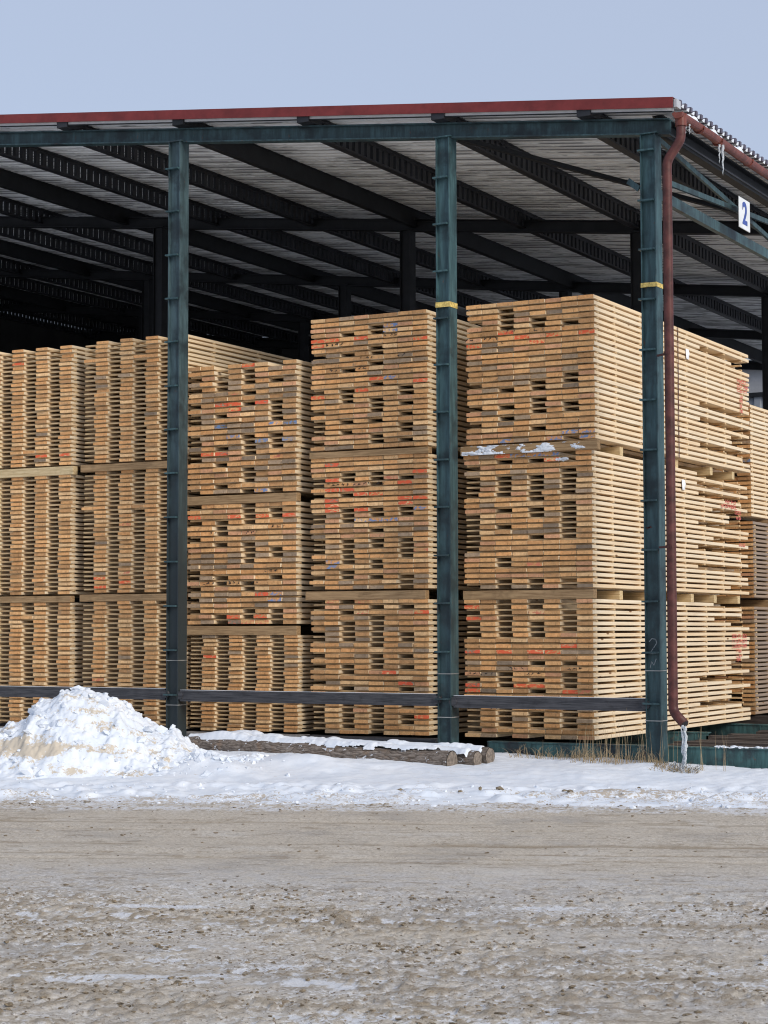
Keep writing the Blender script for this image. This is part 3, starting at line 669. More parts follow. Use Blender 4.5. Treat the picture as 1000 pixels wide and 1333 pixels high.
def package(name_label, xr, zb, zt, n, gaps, grey=.2, th_ratio=.64, marks=(), shorts=None, y0=18.4, group='lumber packages in the front stacks', slots=8, red=.006, dx=0., sm='side', uniform=False):
    pitch = (zt-zb)/n; th = pitch*th_ratio; xl = xr-slots*SLOT
    P = empty('lumber_package', ((xl+xr)/2, y0, zb), label=name_label, cat='lumber package', group=group)
    cx = (xl+xr)/2
    stk = MB()
    rowgrey = 0
    for k in range(n):                       # k = 0 is the top layer
        z = zt-pitch*(k+.5)-(pitch-th)/2+(pitch-th)*.5
        zc = zt-pitch*k-th/2
        if random.random() < .35: rowgrey = random.random()
        jx = random.uniform(-.008, .008); jy = random.uniform(-.006, .006)
        rf = random.uniform(.90, 1.1)
        miss = gaps.get(k, []) if isinstance(gaps, dict) else gaps(k)
        for s in range(1, slots+1):
            if s in miss: continue
            lk = 'full'
            if s == slots and shorts and k in shorts: lk = shorts[k]
            elif s < slots and random.random() < .35: lk = random.choice('abcd')
            q = random.random()
            if (k, s) in marks: em = marks[(k, s)]
            elif q < red: em = 'end_red'
            elif q < red*1.8: em = 'end_red2'
            elif q < red*2.1: em = 'end_blue'
            else: em = 'end'
            if random.random() < grey*(.25+1.5*(rowgrey > .62)): c = random.choice(('grey', 'grey', 'dgrey', 'brown'))
            else: c = random.choice(('tan', 'tan', 'tan', 'pale', 'orange', 'orange', 'brown', 'brown', 'pink') if not uniform else ('tan', 'tan', 'pale', 'orange', 'orange', 'brown'))
            c = PAL[c]; f = random.uniform(.88, 1.14)*rf
            me = bmesh_for(th, lk, em, random.randint(0, 2) if em == 'end' else 0, sm)
            wig = random.uniform(-.003, .003)
            out = random.uniform(-.012, .012) if random.random() < .85 else random.uniform(-.035, .03)
            x = xl+(s-.5)*SLOT+jx*(0 if s == slots else 1)+wig*(0.3 if s == slots else 1)+dx*math.sin(k*1.3)
            o = bpy.data.objects.new('board', me); C.objects.link(o); o.parent = P
            o.location = (x-cx, jy+out, zc-zb+random.uniform(-.0025, .0025)); o.rotation_euler = (0, random.uniform(-.012, .012)*(s < slots), random.uniform(-.0012, .0012))
            o.color = (c[0]*f, c[1]*f, c[2]*f, 1)
        if k < n-1:
            g0, g1 = zc-th/2, zc-th/2-(pitch-th)
            for yy in ((.058, .55, 1.3, 2.05, 2.75, 3.45, 4.1, 4.75) if shorts else ((.045 if uniform else .058), .60, 1.6, 2.6)):
                e = random.uniform(-.006, .004); yj = yy+(random.uniform(-.03, .03) if yy > .2 else random.uniform(-.012, .012))
                tk = 0 if uniform or yy > .2 else .003
                stk.box(xl-cx+.004, xr-cx+e, yj, yj+.05, g1-zb+.0005, g0-zb-.0005-tk)
    o = stk.build('stickers', M['sticker'], P); o['kind'] = 'stuff'
    return P
def rg(p, run=.6, odd=(1, 3, 5, 7)):
    st = {}
    def f(k):
        out = []
        for s in odd:
            if k == 0 or s not in st or random.random() > run: st[s] = random.random() < p
            if st[s]: out.append(s)
        return out
    return f
grid = lambda k: [1, 3, 5, 7] if random.random() < .97 else [3, 7]
XS = {5: -7.66, 4: -9.57, 3: -11.235, 2: -12.77, 1: -14.41}
sh1 = {2: 'a', 3: 'c', 13: 'a', 16: 'a', 18: 'c', 19: 'c', 21: 'a', 22: 'd'}
sh2 = {0: 'a', 2: 'a', 4: 'a', 5: 'd', 7: 'b', 8: 'c', 9: 'c', 10: 'a', 13: 'b', 15: 'a', 17: 'd', 19: 'a', 20: 'd', 23: 'c'}
sh3 = {0: 'b', 1: 'd', 2: 'd', 3: 'b', 4: 'c', 6: 'd', 12: 'c', 13: 'c', 15: 'a', 16: 'c', 18: 'c', 19: 'c', 20: 'a', 21: 'd'}
R, R2, B = 'end_red', 'end_red2', 'end_blue'
g51 = {1: [3], 2: [3], 3: [1, 3, 5], 4: [3, 5, 7], 13: [7], 14: [1, 5, 7], 15: [3, 5], 17: [5], 18: [1, 3, 5, 7], 19: [5, 7], 20: [3], 21: [1], 22: [5], 24: [7]}
g52 = {0: [7], 1: [3, 5, 7], 2: [1], 3: [7], 4: [1, 3, 5, 7], 5: [1, 3, 5, 7], 6: [1, 3, 5, 7], 7: [1, 3, 5, 7], 8: [5], 9: [7], 10: [3, 5, 7], 11: [1, 5, 7], 12: [1, 7], 13: [1, 3, 7], 14: [1, 7], 15: [1, 5, 7], 16: [1], 17: [1], 19: [3], 20: [3], 23: [3, 5, 7], 24: [1, 3, 5, 7]}
g53 = {0: [3, 5, 7], 1: [3, 5, 7], 2: [1, 3, 7], 3: [3, 7], 4: [1, 3, 5, 7], 5: [1, 3, 5, 7], 6: [1, 3, 5], 11: [5, 7], 13: [3, 7], 14: [1, 3, 5, 7], 15: [3, 7], 16: [5], 18: [3, 5, 7], 19: [1, 3, 7], 20: [1, 3, 5, 7], 21: [1, 3, 5, 7], 22: [1, 3, 5, 7], 23: [1], 24: [3, 5]}
g41 = {2: [5], 3: [3, 5], 6: [5], 7: [1, 3, 5], 9: [5], 10: [3], 13: [5], 14: [1, 3, 7], 15: [3, 7], 16: [3, 5], 17: [5, 7], 18: [1, 5], 19: [7], 20: [1, 3, 5], 21: [1, 7], 22: [1, 3, 7], 23: [5], 24: [1, 5, 7]}
g42 = {3: [3, 5], 4: [1, 3, 5, 7], 5: [1, 5], 7: [1, 3], 10: [3, 5, 7], 11: [1, 3, 5, 7], 12: [1, 3], 14: [5], 16: [1, 3, 5, 7], 17: [1, 3, 5, 7], 18: [1, 3, 7], 19: [3, 7], 20: [1, 3, 5], 21: [5], 22: [3], 23: [1, 3, 5, 7], 24: [7], 25: [1, 7]}
g43 = {0: [1, 3], 1: [1, 5, 7], 2: [3], 3: [5], 4: [3, 5], 5: [3, 5], 6: [1, 3, 5, 7], 7: [1, 3, 5, 7], 8: [5], 10: [1, 5, 7], 11: [5], 12: [1, 3, 5, 7], 13: [3], 15: [1], 16: [3, 7], 18: [1, 3, 5, 7], 19: [1, 3, 5, 7], 20: [1, 3, 5], 21: [1, 3, 5, 7], 22: [1, 3, 5, 7], 23: [1, 3, 5], 24: [1, 5]}
package('top package of the tallest stack, pale board sides facing the corner post', -7.62, 3.465, 4.985, 25, g51, .26, marks={(5, 8): 'end', (6, 4): R, (6, 6): R, (6, 8): R, (7, 5): R, (7, 1): R, (23, 7): B, (24, 8): B, (24, 3): B, (24, 6): B, (23, 8): B}, shorts=sh1, red=.008)
package('middle package of the rightmost stack, just below the snowy bearer', XS[5], 1.925, 3.365, 25, g52, .22, marks={(0, 1): 'end', (0, 3): R, (0, 4): B, (0, 5): B, (0, 6): B, (20, 4): 'end', (20, 5): R2}, shorts=sh2, red=.006)
package('bottom package of the rightmost stack, resting on the teal ground beam', XS[5], .356, 1.828, 25, g53, .16, marks={(1, 1): R, (3, 1): R, (9, 1): R, (9, 3): R, (9, 5): R, (9, 6): R, (8, 7): R, (15, 1): R, (16, 1): R, (15, 4): R, (15, 5): R, (2, 5): R2}, shorts=sh3, red=.015)
package('top package of the tall stack just left of the middle post', XS[4], 3.49, 4.99, 26, g41, .34, marks={(4, 1): R, (4, 2): R, (4, 4): R, (5, 1): R, (2, 6): B, (3, 6): B, (14, 4): R, (13, 8): R, (15, 1): R, (12, 6): B}, red=.008)
package('middle package of the tall stack left of the middle post, blue dabs on its ends', XS[4], 1.94, 3.42, 26, g42, .24, marks={(3, 8): R, (4, 2): R, (4, 6): R2, (5, 7): R, (6, 2): R, (6, 3): R, (7, 5): R, (8, 7): R, (8, 2): R, (9, 2): R, (9, 7): R, (10, 2): R, (10, 4): R, (10, 8): B, (12, 3): B, (12, 4): B, (12, 5): B, (12, 6): B, (11, 7): B, (20, 2): B, (21, 2): B, (18, 8): R2}, red=.008)
package('bottom package of the tall stack left of the middle post, above the grey timber block', XS[4], .356, 1.842, 25, g43, .16, marks={(2, 4): R2, (2, 8): R, (0, 4): R2}, red=.01)
package('top package of the shortest stack, two red rows of board ends', XS[3], 3.055, 4.56, 24, rg(.40, .3), .3, marks={(7, 3): R, (7, 4): R, (7, 6): R, (8, 4): R, (11, 8): B, (11, 7): B, (13, 4): B, (14, 6): B, (14, 8): B, (16, 1): R, (16, 2): R, (16, 3): R, (11, 3): B}, red=.008, dx=.002)
package('middle package of the shortest stack with bright red lowest layers', XS[3], 1.56, 2.955, 22, rg(.40, .3), .34, marks={**{(2, s): R for s in (1, 4, 6, 8)}, (3, 5): R, **{(20, s): R for s in (4, 5, 6, 7)}, **{(21, s): R2 for s in (4, 5, 6)}, (16, 7): B, (17, 7): B}, red=.01)
package('bottom package of the shortest stack, narrow boards over the concrete block', XS[3]+.02, .356, 1.455, 24, grid, .06, .62, red=.01, dx=.006, uniform=True)
package('top package of the stack mostly hidden by the left post', XS[2], 3.49, 4.975, 28, grid, .06, .62, red=.01, dx=.006, uniform=True)
package('middle package of the stack behind the left post, one red blot low on it', XS[2], 1.94, 3.405, 28, grid, .05, .62, marks={(25, 4): R, (24, 2): R, (23, 4): R2, (26, 2): R}, red=.004, dx=.006, uniform=True)
package('bottom package of the stack behind the left post and the snow heap peak', XS[2], .356, 1.855, 28, grid, .05, .62, red=.004, dx=.006, uniform=True)
package('top package of the stack at the left edge of the picture', XS[1], 3.49, 4.955, 28, grid, .06, .62, marks={(25, 6): R, (25, 8): R}, red=.004, dx=.006, uniform=True)
package('middle package of the stack at the left edge of the picture', XS[1], 1.93, 3.385, 28, grid, .05, .62, red=.004, dx=.006, uniform=True)
package('bottom package of the stack at the left edge, behind the snow heap', XS[1], .356, 1.85, 28, grid, .05, .62, red=.004, dx=.006, uniform=True)
# stack behind the rightmost one
G6 = 'lumber packages in the stack behind'
LENS['full'] = 5.0
package('topmost package of the far stack behind the right end of the front stack', -7.78, 2.95, 4.42, 25, rg(.4), .2, y0=24.0, group=G6)
package('middle package of the far stack behind the right end of the front stack', -7.76, 1.90, 2.90, 18, rg(.4), .2, sm='side_shaded', y0=24.0, group=G6)
package('lowest package of the far stack behind the right end of the front stack', -7.76, .40, 1.80, 25, rg(.4), .3, sm='side_shaded', y0=24.0, group=G6)
def sb(y0, z0, z1, x0, x1, lab, grp=None, mat='bearer', w=.09):
    m = MB(); m.box(x0, x1, y0, y0+w, z0+.001, z1-.001)
    return thing(m, 'bearer', M[mat], lab, 'bearer timber', grp, bev=.004)
names = {5: 'the rightmost stack', 4: 'the stack left of the middle post', 3: 'the shortest stack', 2: 'the stack behind the left post', 1: 'the stack at the left edge'}
gapz = {5: ((3.365, 3.465), (1.828, 1.925)), 4: ((3.42, 3.49), (1.842, 1.94)), 3: ((2.955, 3.055), (1.455, 1.56)), 2: ((3.405, 3.49), (1.855, 1.94)), 1: ((3.385, 3.49), (1.85, 1.93))}
for s, gz in gapz.items():
    for gi, (z0, z1) in enumerate(gz):
        xr = XS[s]; xl = xr-8*SLOT; w = 'upper' if gi == 0 else 'lower'
        e0, e1 = (-.01, .012)
        if s == 5 and gi == 0: e0, e1 = -.02, .075
        if s == 4 and gi == 1: e0, e1 = -.06, -.03
        if s == 1 and gi == 0: e1 = .04
        mat = 'bearer_new' if (s, gi) in ((1, 0),) else 'bearer'
        sb(18.385 if not (s == 5 and gi == 0) else 18.36, z0, z1, xl+e0, xr+e1, 'front bearer timber under the %s package of %s' % ('top' if gi == 0 else 'middle', names[s]), None, mat)
        offs = ((.78, 2.55, 3.7, 4.5) if gi == 0 else (.80, 1.75, 3.0, 3.8, 4.7)) if s == 5 else (2.4, 4.6)
        for q, oy in enumerate(offs):
            sb(18.4+oy, z0, z1, xl, xr-random.uniform(.0, .03) if s == 5 else xr-.02,
               ('%s bearer from the front, %s gap of %s' % (('second', 'third', 'fourth', 'fifth', 'rearmost')[q], w, names[s])), None, 'bearer_new' if s == 5 else 'bearer')
# bearers of far stack
for z0, z1, w in ((2.90, 2.95, 'upper'), (1.80, 1.90, 'lower')):
    for q, oy in enumerate((.62, 2.4)):
        sb(24.0+oy, z0, z1, -9.1, -7.64, '%s bearer in the %s gap of the far right stack' % (('front', 'second')[q], w), None)
for q, oy in enumerate((.1, 2.3, 4.4)):
    m = MB(); m.box(-9.1, -7.6, 24+oy, 24.15+oy, .10, .398); thing(m, 'support_timber', M['sleeper'], '%s dark support timber under the far right stack' % ('front', 'middle', 'rear')[q], 'support')
# snow caught on the front upper bearer of the rightmost stack
ax = np.arange(-9.14, -7.70, .006); az = np.arange(.0, .098, .006); A_, B_ = np.meshgrid(ax, az)
th_ = (fbm(A_*6, B_*16, 3, 5, .7)-.50-.9*np.clip(B_-.03, 0, 1)+.03*sstep(-8.1, -8.8, A_))*.10; th_ = np.clip(th_, -.01, .014)
o = grid_mesh('snow_on_bearer', np.stack([A_+8.4, -th_, B_], -1), M['snow']); o.location = (-8.4, 18.3595, 3.366)
bm = bmesh.new(); bm.from_mesh(o.data); fl = (th_ > .0).reshape(-1)
bmesh.ops.delete(bm, geom=[f for f in bm.faces if not any(fl[v.index] for v in f.verts)], context='FACES'); bm.to_mesh(o.data); bm.free()
tag(o, 'snow caught in the gap under the top package of the tallest stack', 'snow', kind='stuff')
lumps('snow_on_board', [(-8.0+random.uniform(-.07, .07), 18.40+random.uniform(0, .03), 3.275+random.uniform(0, .02)) for _ in range(30)], [.012+.01*random.random() for _ in range(30)], M['snow'], .7, .3, label='small white snow clump in a board gap below the snowy bearer', cat='snow', kind='stuff')

# writing on the lumber
def rglyph(r, kind):
    if kind == 'stamp':
        g = [(0, 0, 0, 1)]
        if r.random() < .7: g.append((1, 0, 1, 1))
        for zz in (0, .5, 1):
            if r.random() < .5: g.append((0, zz, 1, zz))
        return g
    pts = [(r.random(), r.random()) for _ in range(r.randint(3, 5))]
    return [(a[0], a[1], b[0], b[1]) for a, b in zip(pts, pts[1:])]
rr = random.Random(3)
def stamp(rows, lab, xs=-7.652):
    m = MB()
    for (y0, y1, z, h) in rows:
        n = max(2, int((y1-y0)/.075)); w = (y1-y0)/n*.7
        strokes(m, [rglyph(rr, 'stamp') for _ in range(n)], y0, z, w, h, w*.43, .008, lambda a, b, t: (xs+.0015*t, a, b))
    return thing(m, 'stencil_writing', M['redink'], lab, 'stencil writing', kind='stuff')
stamp([(23.0, 23.4, 4.59, .035), (23.0, 23.42, 4.53, .035), (23.0, 23.44, 4.47, .035), (23.1, 23.2, 4.40, .03), (23.08, 23.2, 4.34, .033), (23.1, 23.22, 4.28, .033), (23.1, 23.2, 4.22, .03)], 'red stencilled lettering on the far end of the top package of the tallest stack', -7.613)
stamp([(22.6, 23.0, 3.06, .035), (22.45, 23.05, 3.0, .035), (22.95, 23.2, 2.94, .035), (23.0, 23.2, 2.88, .03), (23.1, 23.35, 2.55, .03)], 'red stencilled lettering on the far end of the middle package of the rightmost stack')
stamp([(22.8, 23.35, 1.41, .035), (22.8, 23.35, 1.35, .035), (22.8, 23.35, 1.29, .035), (22.95, 23.15, 1.23, .03), (22.95, 23.15, 1.17, .03), (22.95, 23.1, 1.12, .03)], 'red stencilled lettering on the far end of the bottom package of the rightmost stack')
for (y, z, lab) in ((21.17, 4.71, 'white paper tag on the side of the top package beside the downpipe'), (21.10, 3.18, 'white paper tag on the side of the middle package beside the downpipe'), (20.75, 1.57, 'white paper tag on the side of the bottom package beside the downpipe')):
    m = MB(); m.raw([(-7.640, y-.05, z-.06), (-7.650, y+.05, z-.06), (-7.634, y+.04, z+.01), (-7.650, y+.05, z+.06), (-7.652, y-.04, z+.06), (-7.646, y-.05, z)], [(0, 1, 2, 5), (5, 2, 3, 4)])
    if z > 4: m.v = [(x+.04, y_, z_) for x, y_, z_ in m.v]
    o = thing(m, 'paper_tag', M['paper'], lab, 'paper tag'); s_ = o.modifiers.new('thickness', 'SOLIDIFY'); s_.thickness = .0015
m = MB(); m.box(-7.612, -7.608, 20.86, 20.875, 3.47, 4.98); thing(m, 'strap', M['pipe'], 'thin dark strap down the side of the top package beside the downpipe', 'strap')
def scrib(rows, lab):
    m = MB()
    for (x, z, n) in rows:
        strokes(m, [rglyph(rr, 'hand') for _ in range(n)], x, z, .045, .032, .02, .006, lambda a, b, t: (a, 18.382-.0015*t, b))
    return thing(m, 'handwriting', M['blackink'], lab, 'handwriting', kind='stuff')
def zr(zt, zb, n, k): return zt-(zt-zb)/n*k-.030
scrib([(-8.62, zr(4.985, 3.465, 25, 5), 2), (-8.30, zr(4.985, 3.465, 25, 5), 2), (-8.05, zr(4.985, 3.465, 25, 5), 2), (-8.9, zr(4.985, 3.465, 25, 6), 3), (-9.12, zr(4.985, 3.465, 25, 6), 2), (-8.7, zr(4.985, 3.465, 25, 7), 1)], 'black scrawled marks on board ends high in the tallest stack')
scrib([(-8.62, zr(1.828, .356, 25, 12), 3), (-7.95, zr(1.828, .356, 25, 12), 3), (-9.1, zr(1.828, .356, 25, 13), 3), (-8.9, zr(1.828, .356, 25, 13), 2), (-8.42, zr(1.828, .356, 25, 13), 3), (-8.85, zr(1.828, .356, 25, 19), 2), (-8.4, zr(1.828, .356, 25, 19), 2)], 'black scrawled marks on board ends low in the rightmost stack')
scrib([(-10.9+.0, zr(3.42, 1.94, 26, 5), 6), (-10.5, zr(3.42, 1.94, 26, 5), 4), (-10.2, zr(3.42, 1.94, 26, 5), 2), (-9.75, zr(3.42, 1.94, 26, 5), 3), (-10.85, zr(4.99, 3.49, 26, 5), 4), (-10.1, zr(4.99, 3.49, 26, 4), 3), (-10.4, zr(4.99, 3.49, 26, 8), 3), (-9.95, zr(4.99, 3.49, 26, 8), 2), (-10.8, zr(4.99, 3.49, 26, 10), 3), (-10.5, zr(4.99, 3.49, 26, 10), 3)], 'black scrawled marks on board ends of the stack left of the middle post')
scrib([(-11.55, zr(2.955, 1.56, 22, 4), 3), (-12.4, zr(2.955, 1.56, 22, 5), 2), (-11.9, zr(2.955, 1.56, 22, 5), 3), (-11.65, zr(2.955, 1.56, 22, 12), 3), (-12.5, zr(2.955, 1.56, 22, 13), 3), (-12.2, zr(2.955, 1.56, 22, 14), 4), (-12.5, zr(2.955, 1.56, 22, 14), 3), (-11.9, zr(2.955, 1.56, 22, 14), 3)], 'black scrawled marks on board ends of the shortest stack')

# ------------------------------------------------------------------ logs in the snow
def log(p, q, r0, r1, lab, seed):
    p, q = Vector(p), Vector(q); n = 40; R0 = random.Random(seed); L = (q-p).length
    m = MB(); d = (q-p).normalized(); a = d.cross(Vector((0, 0, 1))).normalized(); b = a.cross(d); K = 28; vs = []
    for i in range(n+1):
        t = i/n; c = p.lerp(q, t)+Vector((0, .012*math.sin(t*7+seed*2), .012*math.sin(t*5+seed)))
        for k in range(K):
            th = 2*math.pi*k/K
            rr_ = (r0*(1-t)+r1*t)*(1+.16*(float(fbm(np.array([t*L*4.+seed]), np.array([k*.5]), 6, 3)[0])-.5)+.02*math.sin(3*th))
            vs.append(tuple(c+(a*math.cos(th)+b*math.sin(th))*rr_))
    m.raw(vs, [(i*K+k, i*K+(k+1) % K, (i+1)*K+(k+1) % K, (i+1)*K+k) for i in range(n) for k in range(K)])
    c0 = p; root = empty('log', tuple(p.lerp(q, .5)-Vector((0, 0, r0))), label=lab, cat='log')
    o = m.build('bark', M['bark'], root, True); o.location = -root.location
    for nm, base, cc in (('cut_end', 0, p), ('cut_end', n*K, q)):
        e = MB(); ring = [Vector(vs[base+k]) for k in range(K)]; ctr = sum(ring, Vector())/K; s = (-d if base == 0 else d)*.002
        e.raw([ctr+s]+[ctr+(x-ctr)*.55+s for x in ring]+[ctr+(x-ctr)*.93+s*.5 for x in ring], [(0, 1+k, 1+(k+1) % K) for k in range(K)]+[(1+k, 1+K+k, 1+K+(k+1) % K, 1+(k+1) % K) for k in range(K)])
        o = e.build(nm, M['logend'], root); o.location = -root.location
    return root
log((-11.85, 17.28, .27), (-8.62, 17.06, .212), .100, .112, 'long bark-covered log lying in the snow in front of the stacks', 1)
log((-11.6, 17.50, .26), (-8.44, 17.28, .215), .085, .09, 'thinner log behind the front one, its round cut end showing', 2)
log((-11.6, 17.68, .26), (-8.40, 17.47, .23), .088, .094, 'rearmost log with its end against the dark gap by the middle post', 3)
# snow on the logs: a draped sheet with a broken edge
uu = np.arange(-11.9, -8.42, .012); vv = np.arange(-.13, .66, .012); A_, B_ = np.meshgrid(uu, vv)
t = (A_+11.85)/3.23; yc = 17.28-.22*t; d0 = B_; yy = yc+B_
c1 = .27-.058*t; c2 = .26-.045*t; c3 = .26-.03*t; r1 = .100+.012*t
z1 = c1+np.sqrt(np.clip(r1**2-B_**2, 0, 1)); z2 = c2+np.sqrt(np.clip(.09**2-(B_-.22)**2, 0, 1)); z3 = c3+np.sqrt(np.clip(.094**2-(B_-.41)**2, 0, 1))
zz = np.maximum(np.maximum(z1, z2), z3); zz = np.maximum(zz, c1+.035)
nz = fbm(A_*3, B_*5, 4, 5, .6); ed = fbm(A_*6, A_*0+1, 7, 5, .65)
thick = .034*sstep(-.085+.13*(ed-.45), .03, B_)*sstep(.60, .46, B_)+.016*(nz-.5)-.004+.05*np.exp(-((A_+11.45)/.22)**2)*sstep(-.09, -.02, B_)
thick = thick-.07*sstep(-.092, -.104, B_)+.022*sstep(.48, .72, fbm(A_*4+3, B_*3, 9, 5, .6))*sstep(-.11, -.06, B_)
endx = np.where(B_ < .105, -8.66-.16*ed, np.where(B_ < .31, -8.50, -8.44))
thick = thick-.05*sstep(-.04, .0, A_-endx)
zz = zz+thick; SM = thick > .0008
o = grid_mesh('snow_on_logs', np.stack([A_+10, yy-17.4, zz-.2], -1), M['snow']); o.location = (-10, 17.4, .2)
bm = bmesh.new(); bm.from_mesh(o.data); fl = SM.reshape(-1); bm.verts.ensure_lookup_table()
bmesh.ops.delete(bm, geom=[f for f in bm.faces if not all(fl[v.index] for v in f.verts)], context='FACES'); bm.to_mesh(o.data); bm.free(); tag(o, 'white snow lying along the top of the logs by the stacks', 'snow', kind='stuff')

# ------------------------------------------------------------------ number sign
sg = empty('number_sign', (-6.62, 20.31, 6.08), label='white rectangular plate with a blue number 2 hanging under the right eave', cat='sign')
m = MB(); m.box(-.006, .006, -.185, .185, -.17, .17); bevel(m.build('plate', M['white'], sg), .003)
fc = bpy.data.curves.new('digit', 'FONT'); fc.body = '2'; fc.size = .34; fc.align_x = 'CENTER'; fc.align_y = 'CENTER'; fc.extrude = .0015; fc.offset = .010
tmp = bpy.data.objects.new('tmp', fc); C.objects.link(tmp); dg = bpy.context.evaluated_depsgraph_get()
me = bpy.data.meshes.new_from_object(tmp.evaluated_get(dg)); bpy.data.objects.remove(tmp); me.materials.clear(); me.materials.append(M['blue'])
inst('digit_two', me, sg, (.0078, 0, -.005), (math.pi/2, 0, math.pi/2))
m = MB(); m.bar((-.0075, 0, .12), (-.085, 0, .12), .02, .02); m.build('sign_bracket', M['dark'], sg)

# ------------------------------------------------------------------ ice, snow on the eave, grass
def icicle(x, y, z, L, r, lab):
    m = MB(); n = 9
    m.tube([(x+.004*math.sin(i*2.1), y+.004*math.cos(i*1.7), z-L*i/n) for i in range(n+1)], [r*(1-i/n)**.7*(1+.18*math.sin(i*2.4))+.001 for i in range(n+1)], 10)
    return thing(m, 'icicle', M['ice'], lab, 'icicle', smooth=True)
icicle(-6.39, 18.93, 6.52, .32, .014, 'longest clear icicle hanging from the gutter bracket right of the corner')
icicle(-6.41, 18.88, 6.52, .20, .010, 'shorter icicle right beside the longest one under the gutter')
icicle(-6.41, 17.86, 6.52, .14, .010, 'short icicle under the gutter just right of the downpipe top')
icicle(-6.41, 17.98, 6.52, .10, .008, 'tiny icicle second to the right of the downpipe top')
def blob_strip(ptsr, mat, name, lab, cat):
    m = MB(); m.tube([p for p, r in ptsr], [r for p, r in ptsr], 12); return thing(m, name, mat, lab, cat, smooth=True)
rr = random.Random(5)
for (ya, yb, lab) in ((18.0, 18.35, 'small bit of snow on the gutter near its front end'), (18.45, 19.1, 'long strip of snow lying on the gutter left of the icicles'), (19.45, 19.75, 'short strip of snow on the gutter further back')):
    n = 14; blob_strip([((-6.445, ya+(yb-ya)*i/n, 6.605+.014*math.sin(i*1.1)), .004+.034*math.sin(math.pi*i/n)**.6*(.8+.4*rr.random())) for i in range(n+1)], M['snow'], 'gutter_snow', lab, 'snow')
# frozen water below the spout
m = MB(); rr = random.Random(9)
for k in range(7):
    x, y = -6.425+rr.uniform(-.022, .022), 17.665+rr.uniform(-.02, .02); z0, z1 = .59-.02*k*rr.random(), .12+.05*k*rr.random()
    n = 12; m.tube([(x+rr.uniform(-.010, .010), y+rr.uniform(-.010, .010), z0+(z1-z0)*i/n) for i in range(n+1)], [.005+.011*rr.random()*(1-.5*i/n) for i in range(n+1)], 8)
thing(m, 'frozen_water', M['ice'], 'white column of frozen water below the downpipe mouth', 'ice', smooth=True)
m = MB()
for k in range(36):
    a = rr.uniform(0, 6.28); rad = rr.uniform(.02, .16); x, y = -6.42+math.cos(a)*rad, 17.62+math.sin(a)*rad*.7; z = ground_z(x, y)
    m.tube([(x, y, z-.01), (x+rr.uniform(-.03, .03), y, z+rr.uniform(.02, .06)), (x+rr.uniform(-.06, .06), y+rr.uniform(-.03, .03), z+.005)], [.006, .009, .003], 6)
thing(m, 'ice_splash', M['ice'], 'glassy splashes of ice on the snow below the downpipe', 'ice', smooth=True, kind='stuff')
def grass(n, xr, yr, hr, lab, bend=.5, name='dry_grass', w=.0028):
    vs = []; fs = []
    for _ in range(n):
        x, y = random.uniform(*xr), random.uniform(*yr); z = ground_z(x, y)-.01 if y < 18.1 else .1
        h = random.uniform(*hr)*random.uniform(.6, 1); a = random.uniform(0, 6.28); b = random.uniform(.05, bend)*h
        dx, dy = math.cos(a), math.sin(a); b0 = len(vs); S_ = 6
        for i in range(S_+1):
            t = i/S_; r_ = w*(1-t*.75)
            c = (x+dx*b*t*t, y+dy*b*t*t, z+h*(t-.25*bend*t*t*t*(b/h > .3)))
            vs += [(c[0]-.8*r_, c[1]-.5*r_, c[2]), (c[0]+.8*r_, c[1]+.5*r_, c[2]), (c[0]-.5*r_, c[1]+.8*r_, c[2])]
            if i:
                q = b0+(i-1)*3
                for k in range(3): fs.append((q+k, q+(k+1) % 3, q+3+(k+1) % 3, q+3+k))
    m = MB(); m.raw(vs, fs)
    return thing(m, name, M['grass'], lab, 'dry grass', kind='stuff')
grass(190, (-7.65, -6.7), (17.7, 17.95), (.04, .24), 'short dry grass tufts at the foot of the corner post', .8)
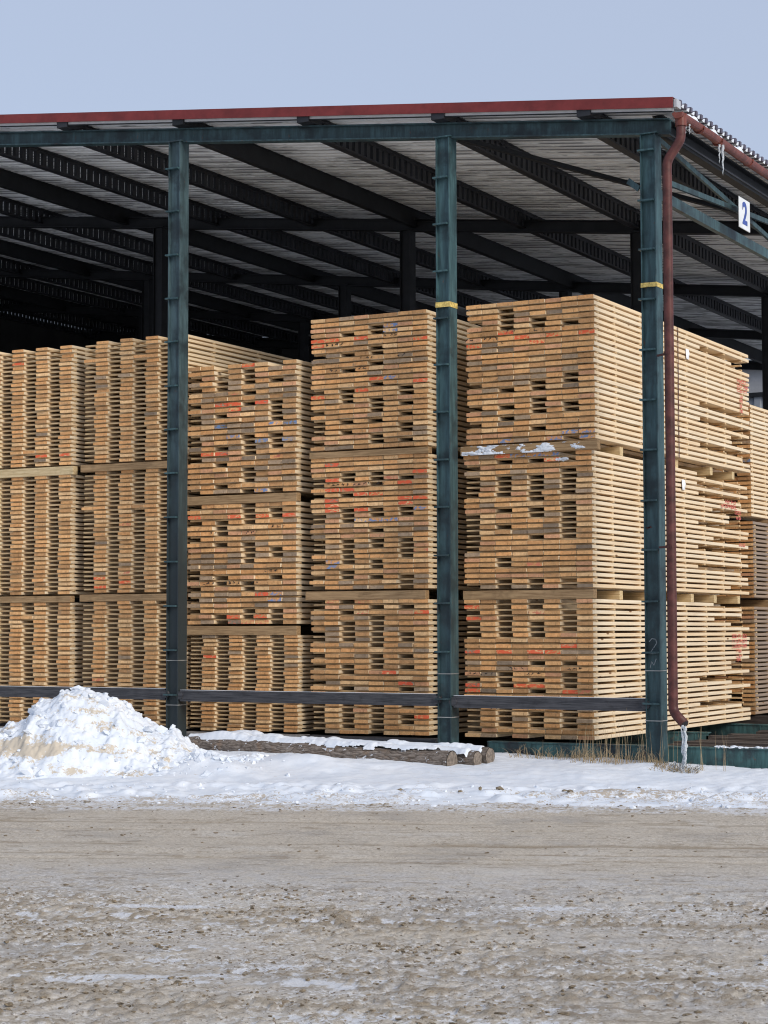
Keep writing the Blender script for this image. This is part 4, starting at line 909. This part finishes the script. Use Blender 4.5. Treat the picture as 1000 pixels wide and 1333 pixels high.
grass(44, (-7.6, -6.5), (17.72, 17.9), (.35, .62), 'tall dry grass stems standing beside the corner post', .15, w=.0022)
grass(170, (-8.4, -7.4), (17.9, 18.12), (.05, .24), 'arching dry grass in front of the teal ground beam', 1.3)
grass(8, (-6.45, -6.0), (17.7, 17.9), (.35, .6), 'few thin dry stalks right of the downpipe', .12, w=.002)
grass(340, (-6.72, -6.25), (17.5, 17.75), (.03, .11), 'matted straw-coloured grass iced over below the downpipe', 1.6)

# ------------------------------------------------------------------ far buildings
ob = empty('grey_outbuilding', (-12, 45, 0), label='grey corrugated outbuilding with a pale upper panel seen behind the right of the shed', cat='outbuilding')
def op(mb, name, mat):
    o = mb.build(name, mat, ob); o.location = (12, -45, 0); return o
m = MB(); vs = []; fs = []; x = -24.; i = 0
while x < -4:
    for (dx, dy) in ((0, 0), (.14, 0), (.17, .05), (.31, .05)): vs += [(x+dx, 45+dy, 0), (x+dx, 45+dy, 7.15)]
    x += .34
fs = [(2*i, 2*i+2, 2*i+3, 2*i+1) for i in range(len(vs)//2-1)]; m.raw(vs, fs); m.box(-24, -4, 45.06, 52, 0, 7.15); op(m, 'wall', M['corr'])
m = MB(); m.box(-24, -4, 44.95, 45.06, 7.15, 7.25); op(m, 'dark_trim', M['dark'])
m = MB(); m.box(-24, -4, 45.0, 52, 7.25, 7.84); op(m, 'upper_panel', M['panel'])
m = MB(); m.box(-24.2, -3.8, 44.7, 52.2, 7.84, 8.00); op(m, 'roof_edge', M['dark'])
m = MB(); m.box(-24.2, -3.8, 44.55, 44.7, 8.0, 8.12); op(m, 'white_bar', M['white'])  # thin white bar in front, just above the dark edge
si = empty('silo', (-50.2, 60, 0), label='pale rounded top of a silo just above the roof at the left', cat='silo')
m = MB(); m.tube([(0, 0, 0), (0, 0, 21.3)], 1.0, 40); m.build('body', M['silo'], si, True)
m = MB(); n = 10; m.tube([(0, 0, 21.3+1.05*math.sin(k/n*math.pi/2)) for k in range(n+1)], [1.08*math.cos(k/n*math.pi/2)+.01 for k in range(n+1)], 40); m.build('dome', M['silo'], si, True)
